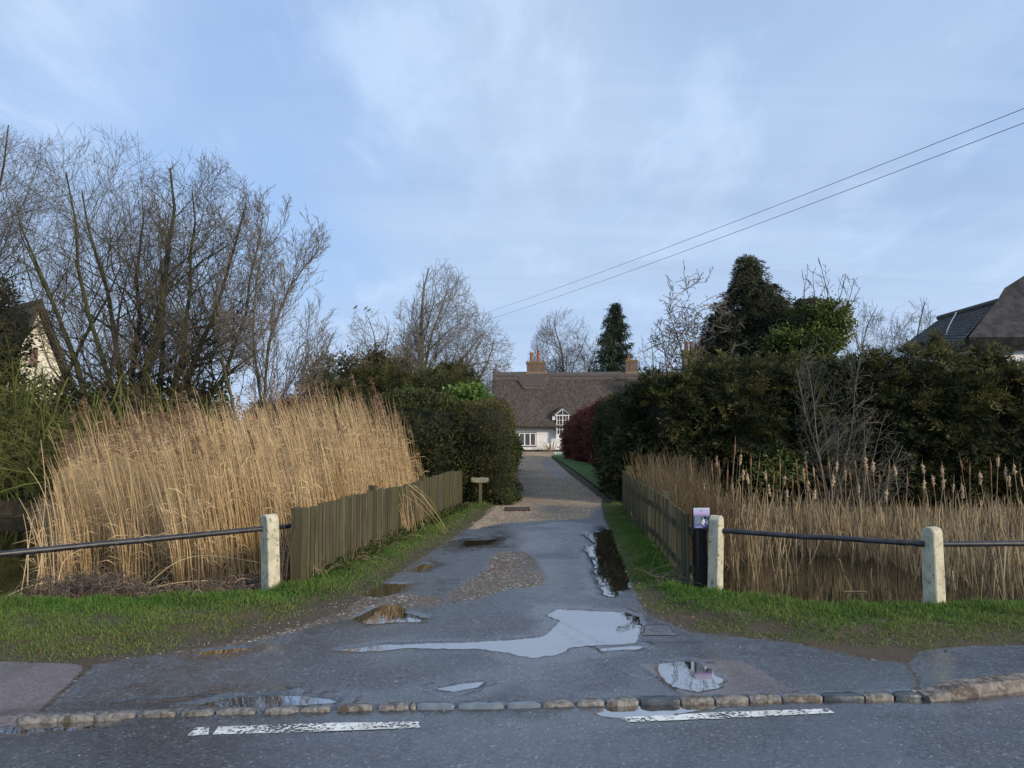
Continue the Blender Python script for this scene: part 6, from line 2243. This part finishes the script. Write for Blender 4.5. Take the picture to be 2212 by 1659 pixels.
def ordinal(i):
    ones = ['first', 'second', 'third', 'fourth', 'fifth', 'sixth', 'seventh', 'eighth', 'ninth', 'tenth', 'eleventh', 'twelfth', 'thirteenth', 'fourteenth', 'fifteenth', 'sixteenth', 'seventeenth',
            'eighteenth', 'nineteenth']
    if i < 19:
        return ones[i]
    tens = {2: 'twent', 3: 'thirt', 4: 'fort', 5: 'fift', 6: 'sixt', 7: 'sevent'}
    t_, o_ = divmod(i + 1, 10)
    return tens[t_] + ('ieth' if o_ == 0 else 'y-' + ones[o_ - 1])


def rushes():
    rng = RS(300)
    n = 7000
    X = rng.uniform(1.9, 12.5, n)
    Y = 8.6 + 6.6 * rng.rand(n) ** 0.9
    u = 1106 + X / Y * F
    fenceX = np.interp(Y, [10, 12, 15], [2.05, 2.1, 2.35])
    front = 12.0 + 0.5 * np.sin(X * 1.7) - 0.12 * (X - 2) * (X < 6) - 3.3 * sstep(4.6, 7.5, X * 11 / Y)
    k = (X > fenceX + 0.1) & (Y > front) & (u < 2450)
    dens = np.where(u > 1900, 0.8, 1.0)
    k |= (X > fenceX + 0.1) & (Y > 9.6) & (rng.rand(n) < 0.03) & (u < 2450)
    k &= rng.rand(n) < dens * np.where(Y < 11, 0.6, 1)
    X, Y, u = X[k], Y[k], u[k]
    n = len(X)
    vtop = np.interp(u, [1360, 1400, 1500, 1600, 1700, 1800, 1900, 2000, 2100, 2212], [1012, 1020, 1040, 1065, 1075, 1075, 1090, 1090, 1080, 1085])
    H = np.clip(CAMZ + (926 - vtop) / F * np.maximum(Y, 11.5) + 0.4, 0, 0.95) * (0.45 + 0.72 * rng.rand(n) ** 1.2) * (1 + 0.35 * fbm(X * 1.5, Y * 1.2, 3, 77))
    per = 4
    nb = n * per
    b = np.repeat(np.stack([X, Y, np.full(n, -0.42)], 1), per, 0) + rng.randn(nb, 3) * np.array([0.03, 0.03, 0])
    HH = np.repeat(H, per) * rng.uniform(0.55, 1.08, nb)
    dx = 0.16 * rng.randn(nb)
    dy = 0.12 * rng.randn(nb)
    kink = rng.rand(nb) < 0.5
    kz = np.where(kink, rng.uniform(0.45, 0.8, nb), 1.0)
    P0 = b
    P1 = b + np.stack([dx * HH * 0.5, dy * HH * 0.5, HH * kz * 0.55], 1)
    P2 = b + np.stack([dx * HH * kz, dy * HH * kz, HH * kz], 1)
    fold = np.stack([rng.randn(nb) * 0.45, rng.randn(nb) * 0.3, np.where(kink, rng.uniform(-0.8, 0.15, nb), 0.9)], 1)
    P3 = P2 + nrm(fold) * (HH * np.where(kink, rng.uniform(0.15, 0.4, nb), 0.12))[:, None]
    w_ = rng.uniform(0.0028, 0.009, nb)
    a = rng.rand(nb) * math.pi
    sd = np.stack([np.cos(a), np.sin(a) * 0.6, np.zeros(nb)], 1) * w_[:, None]
    V = np.stack([P0 - sd, P0 + sd, P1 + sd, P1 - sd, P2 + sd * 0.9, P2 - sd * 0.9, P3], 1).reshape(-1, 3)
    o_ = np.arange(nb)[:, None] * 7
    tn = np.repeat(np.clip(0.35 + 0.45 * rng.randn(nb), 0, 1), 7)
    mb = MB()
    Fq = np.concatenate([o_ + np.array([0, 1, 2, 3]), o_ + np.array([3, 2, 4, 5])])
    Ft = o_ + np.array([5, 4, 6])
    mb.add(V, Fq, tn)
    mb.L.append((Ft).ravel() + 0)
    mb.S.append(np.full(len(Ft), 3))
    mb.MI.append(np.zeros(len(Ft), int))
    tag(mb.build('rush_bed', M_rush, loc=(5, 13, -0.4)), 'tangled bed of dead brown rush leaves in the right pond', 'rushes', kind='stuff')
    # individual bulrushes with seed heads: brown cigars or burst pale fluff
    heads = [(1492, 1000, 0, 0), (1538, 1010, 1, 0), (1548, 988, 0, 1), (1554, 1010, 0, 0), (1572, 1015, 0, 0), (1588, 960, 0, 0), (1600, 985, 1, 1), (1605, 1018, 1, 1), (1614, 1025, 1, 1), (1622, 990, 0, 0),
             (1654, 1020, 1, 1), (1672, 1025, 0, 0), (1696, 1030, 0, 1), (1712, 1035, 0, 0), (1735, 1015, 0, 1), (1741, 998, 0, 0), (1757, 1010, 1, 0), (1766, 1035, 0, 0), (1773, 1002, 0, 0), (1745, 1040, 1, 1), (1790, 998, 0, 0),
             (1800, 1028, 1, 1), (1808, 1000, 1, 1), (1826, 1018, 0, 1), (1835, 1020, 0, 0), (1846, 995, 0, 0), (1855, 1048, 1, 1), (1869, 990, 1, 1), (1871, 1005, 0, 1), (1885, 1000, 1, 1), (1900, 1025, 0, 0),
             (1915, 1060, 1, 1), (1932, 1008, 1, 1), (1921, 1006, 0, 0), (1993, 1004, 1, 1), (1996, 1040, 1, 1), (2014, 1030, 1, 1), (2035, 1008, 1, 1), (2038, 1038, 1, 1), (2060, 1045, 1, 0), (2075, 995, 0, 0), (2078, 1050, 1, 1),
             (2095, 1008, 0, 0), (2117, 1024, 1, 1), (2140, 1000, 0, 0), (2156, 990, 1, 1), (2172, 1012, 1, 1), (2180, 1030, 1, 1), (2190, 1005, 1, 1), (2205, 1030, 1, 0), (1700, 1060, 1, 1), (1760, 1060, 1, 1), (1660, 1050, 1, 1),
             (1520, 1045, 0, 1), (1580, 1045, 0, 0), (1640, 1000, 0, 0), (1685, 1000, 0, 0), (1720, 1000, 0, 0), (1815, 1050, 0, 0), (1960, 1030, 0, 0), (2230, 1010, 1, 1), (2255, 1035, 0, 0)]
    order = sorted(range(len(heads)), key=lambda i: (heads[i][0], heads[i][1]))
    for k, (u, v, pale, burst) in enumerate(heads):
        Y = rng.uniform(12.2, 14.2)
        tp = at(u, v, Y)
        lx, ly = rng.uniform(-0.14, 0.14), rng.uniform(-0.08, 0.08)
        bz = -0.45
        bx_ = np.array((tp[0] - lx * (tp[2] - bz), Y - ly, bz))
        root = empty('bulrush', bx_, None, 'bulrush', 'bulrushes standing in the right pond')
        root['label'] = '%s, %s from the left of all the bulrushes' % ('bulrush with a burst fluffy cream seed head' if burst and pale else 'bulrush with a ragged half-burst brown seed head' if burst
                                                                    else 'bulrush with a slim pale seed head' if pale else 'bulrush with a slim dark brown seed head', ordinal(order.index(k)))
        d = nrm(tp - bx_)
        mb = MB()
        mid = (bx_ + tp) / 2 + np.array((0.03 * rng.randn(), 0, 0))
        up_ = tp + d * rng.uniform(0.06, 0.16)
        mb.tube([bx_, mid, tp, up_], [0.0075, 0.006, 0.0045, 0.002], 5, tone=0.2)
        mb.build('stem', M_rush, root, loc=root.location)
        mb = MB()
        hl = rng.uniform(0.13, 0.19)
        if burst:
            zz2 = np.linspace(-1.05, 0.15, 12)
            rr = [0.006] + list(0.009 + 0.010 * np.abs(rng.randn(10)) * np.clip(np.sin(np.linspace(0.3, 2.9, 10)) + 0.35, 0, 1.2)) + [0.003]
            mb.tube([tp + d * hl * z_ + np.array((0.006 * rng.randn(), 0.004 * rng.randn(), 0)) for z_ in zz2], rr, 8, tone=1.0 if pale else 0.6)
            PP = np.array([tp + d * hl * z_ for z_ in rng.uniform(-1, 0.0, 26)])
            leafmass(mb, PP, nrm(rng.randn(26, 3)), 3, 0.008, 0.03, 0.008, rng, tonec=(0.95 if pale else 0.6, 0.1))
        else:
            mb.tube([tp - d * hl, tp - d * hl * 0.93, tp - d * hl * 0.5, tp - d * hl * 0.07, tp], [0.005, 0.0125, 0.0135, 0.0125, 0.004], 8, tone=0.75 if pale else 0.1)
        mb.build('seed_head', M_head, root, loc=root.location, smooth=True)


rushes()
# tawny reeds behind the right fence
rng = RS(310)
n = 1900
Y = rng.uniform(11.0, 15.3, n)
X = np.interp(Y, [10, 12, 15], [1.98, 2.05, 2.28]) + 0.15 + rng.rand(n) ** 1.3 * 1.1
H = 0.65 + 0.80 * rng.rand(n) ** 1.8 + 0.1
b = np.stack([X, Y, np.full(n, -0.35)], 1)
lx, ly = 0.12 * rng.randn(n) - 0.03, 0.1 * rng.randn(n)
P = [b + np.stack([lx * H * s_ ** 1.5, ly * H * s_, H * s_], 1) for s_ in (0, 0.5, 1.0)]
mb = MB()
for i in range(2):
    mb.segs(P[i], P[i + 1], np.full(n, 0.0045 - 0.001 * i), np.full(n, 0.0035 - 0.001 * i), P[i + 1] - P[i], P[i + 1] - P[i], 3, tone=np.clip(0.35 + 0.3 * rng.randn(n), 0, 1))
tag(mb.build('tawny_reeds', mat('tawny_reed', (0.24, 0.16, 0.08), (0.36, 0.255, 0.135), 2, 4, 0.8, tone=(0.11, 0.07, 0.038)), loc=(2.6, 13, -0.3)), 'fine tawny reeds just behind the right picket fence', 'reeds', kind='stuff')

# ------------------------------------------------------------------ grass


def grass():
    rng = RS(400)
    n = 900000
    X = rng.uniform(-7.5, 7.5, n)
    Y = 4.6 + 13 * rng.rand(n) ** 1.9
    sdv = np.maximum(sdf(P_grL, X, Y), sdf(P_grR, X, Y))
    nz = fbm(X * 5, Y * 5, 4, 11)
    nz2 = fbm(X * 2.2, Y * 2.2, 3, 41)
    e = sdv + 0.18 * nz + 0.16 * nz2
    # the road-side edge is thin and muddy, the pond-side edge lush
    pond = np.maximum(sdf(P_pondL, X, Y), sdf(P_pondR, X, Y))
    lush = sstep(-0.9, -0.15, pond)
    ds = np.maximum(sdf(P_drive, X, Y), np.maximum(sdf(P_pavL, X, Y), sdf(P_pavR, X, Y)))
    dens = (sstep(-0.04, 0.14, e) * (0.55 + 0.45 * lush) + 0.42 * sstep(-0.42, -0.02, e)) * (0.35 + 0.65 * sstep(-0.16, 0.02, nz + 0.25 * lush)) * (pond < 0.10) * (sdv > -0.30) * (ds < 0.02)
    k = rng.rand(n) < dens
    X, Y, lush = X[k], Y[k], lush[k]
    # keep the pale feet clear
    n = len(X)
    h = Hh(X, Y)
    ln = (0.016 + 0.032 * rng.rand(n) ** 1.4) * (0.7 + 0.9 * lush) * (1 + 1.1 * nz[k])
    d = nrm(np.stack([0.55 * rng.randn(n), 0.55 * rng.randn(n), np.full(n, 1.0)], 1))
    a = rng.rand(n) * math.pi
    w_ = 0.0022 + 0.0012 * rng.rand(n) + 0.0002 * Y
    sd = np.stack([np.cos(a), np.sin(a), np.zeros(n)], 1) * w_[:, None]
    b = np.stack([X, Y, h - 0.004], 1)
    m_ = b + d * (ln * 0.6)[:, None]
    bend = np.stack([0.5 * rng.randn(n), 0.5 * rng.randn(n), np.full(n, 0.35)], 1)
    t_ = m_ + nrm(d + bend) * (ln * 0.5)[:, None]
    V = np.stack([b - sd, b + sd, m_ + sd * 0.8, m_ - sd * 0.8, t_], 1).reshape(-1, 3)
    o_ = np.arange(n)[:, None] * 5
    tn = np.repeat(np.clip(0.45 - 0.42 * lush + 0.25 * rng.randn(n) + 0.9 * nz2[k] + 0.7 * nz[k], 0, 1), 5)
    mb = MB()
    mb.add(V, o_ + np.array([0, 1, 2, 3]), tn)
    mb.L.append((o_ + np.array([3, 2, 4])).ravel())
    mb.S.append(np.full(n, 3))
    mb.MI.append(np.zeros(n, int))
    tag(mb.build('grass', M_grass, loc=(0, 7, 0)), 'short green verge grass beside the drive and ponds', 'grass', kind='stuff')


grass()

rng = RS(450)
n = 2600
X = rng.uniform(-6, 6.5, n)
Y = rng.uniform(4.8, 12, n)
k = (np.maximum(sdf(P_grL, X, Y), sdf(P_grR, X, Y)) > -0.35) & (np.maximum(sdf(P_pondL, X, Y), sdf(P_pondR, X, Y)) < 0)
X, Y = X[k], Y[k]
mb = MB()
P = np.stack([X, Y, Hh(X, Y) + 0.012 + 0.012 * rng.rand(len(X))], 1)
leafmass(mb, P, np.tile([0, 0, 0.2], (len(P), 1)), 1, 0.01, 0.028, 0.008, rng, 0.1, 0.0, (0.4, 0.3))
tag(mb.build('fallen_leaves', mat('leaf_litter', (0.10, 0.06, 0.03), (0.20, 0.13, 0.07), 30, 3, 0.8, tone=(0.05, 0.035, 0.025)), loc=(0, 6, 0)), 'small brown fallen leaves and straw bits on the verges', 'leaves', kind='stuff')

# ------------------------------------------------------------------ loose stones
OCT = np.array([(1, 0, 0), (-1, 0, 0), (0, 1, 0), (0, -1, 0), (0, 0, 1), (0, 0, -1.0)])
OF = np.array([(0, 2, 4), (2, 1, 4), (1, 3, 4), (3, 0, 4), (2, 0, 5), (1, 2, 5), (3, 1, 5), (0, 3, 5)])


def pebbles(name, X, Y, s0, s1, m, label, seed, pale):
    rng = RS(seed)
    n = len(X)
    h = Hh(X, Y)
    sz = s0 + (s1 - s0) * rng.rand(n) ** 2
    V = OCT[None] * (0.6 + 0.6 * rng.rand(n, 6, 1)) * sz[:, None, None] * np.array([1, 1, 0.6])
    a = rng.rand(n) * 6.28
    c_, s_ = np.cos(a)[:, None], np.sin(a)[:, None]
    V = np.stack([V[..., 0] * c_ - V[..., 1] * s_, V[..., 0] * s_ + V[..., 1] * c_, V[..., 2]], 2)
    V = V + np.stack([X, Y, h + sz * 0.2], 1)[:, None, :]
    mb = MB()
    tn = np.repeat(np.where(rng.rand(n) < pale, 1.0, 0.25 * rng.rand(n)), 6)
    mb.add(V.reshape(-1, 3), (np.arange(n)[:, None, None] * 6 + OF[None]).reshape(-1, 3), tn)
    tag(mb.build(name, m, loc=(float(X.mean()), float(Y.mean()), 0)), label, 'gravel', kind='stuff')


rng = RS(500)
n = 60000
X = rng.uniform(-1.2, 2.4, n)
Y = 11.5 + 14 * rng.rand(n) ** 1.6
f = sdf(P_gravW, X, Y) + 0.5 * fbm(X * 2.5, Y * 2.5, 4, 51)
k = (f > 0) & (sdf(P_drive, X, Y) > -0.05) & (rng.rand(n) < 0.5)
pebbles('loose_gravel', X[k], Y[k], 0.006, 0.016, M_stone, 'brown loose gravel covering the upper drive', 501, 0.12)
X = rng.uniform(-5.5, 0.6, n)
Y = rng.uniform(5.0, 10.5, n)
f = np.maximum(sdf(P_grav2, X, Y) * 1.0, sdf(P_grav3, X, Y)) + 0.22 * fbm(X * 6, Y * 6, 4, 52)
k = (f > 0.0) & (rng.rand(n) < 0.32)
pebbles('scattered_grit', X[k], Y[k], 0.0025, 0.008, M_stoneb, 'fine gritty gravel patches on the lower drive', 502, 0.16)
n = 4200
X = rng.uniform(-5.5, 5.5, n)
Y = 3.6 + 9 * rng.rand(n) ** 1.5
gl = np.maximum(sdf(P_grL, X, Y), sdf(P_grR, X, Y))
k = (np.maximum(sdf(P_pondL, X, Y), sdf(P_pondR, X, Y)) < -0.3) & ((rng.rand(n) < 0.08) | ((gl > -0.35) & (gl < 0.05)))
pebbles('stray_pebbles', X[k], Y[k], 0.002, 0.006, M_stoneb, 'stray pale stone chips scattered on tarmac and verge', 503, 0.45)
# gritty debris beside the big puddle
n = 150
X0 = np.array(gp(1360, 1335))
X = X0[0] + rng.randn(n) * 0.17
Y = X0[1] + rng.randn(n) * 0.10 + (X - X0[0]) * -0.5
pebbles('puddle_debris', X, Y, 0.003, 0.009, mat('dark_debris', (0.03, 0.027, 0.02), (0.06, 0.05, 0.04), 30), 'dark leafy debris at the right end of the big puddle', 504, 0.05)
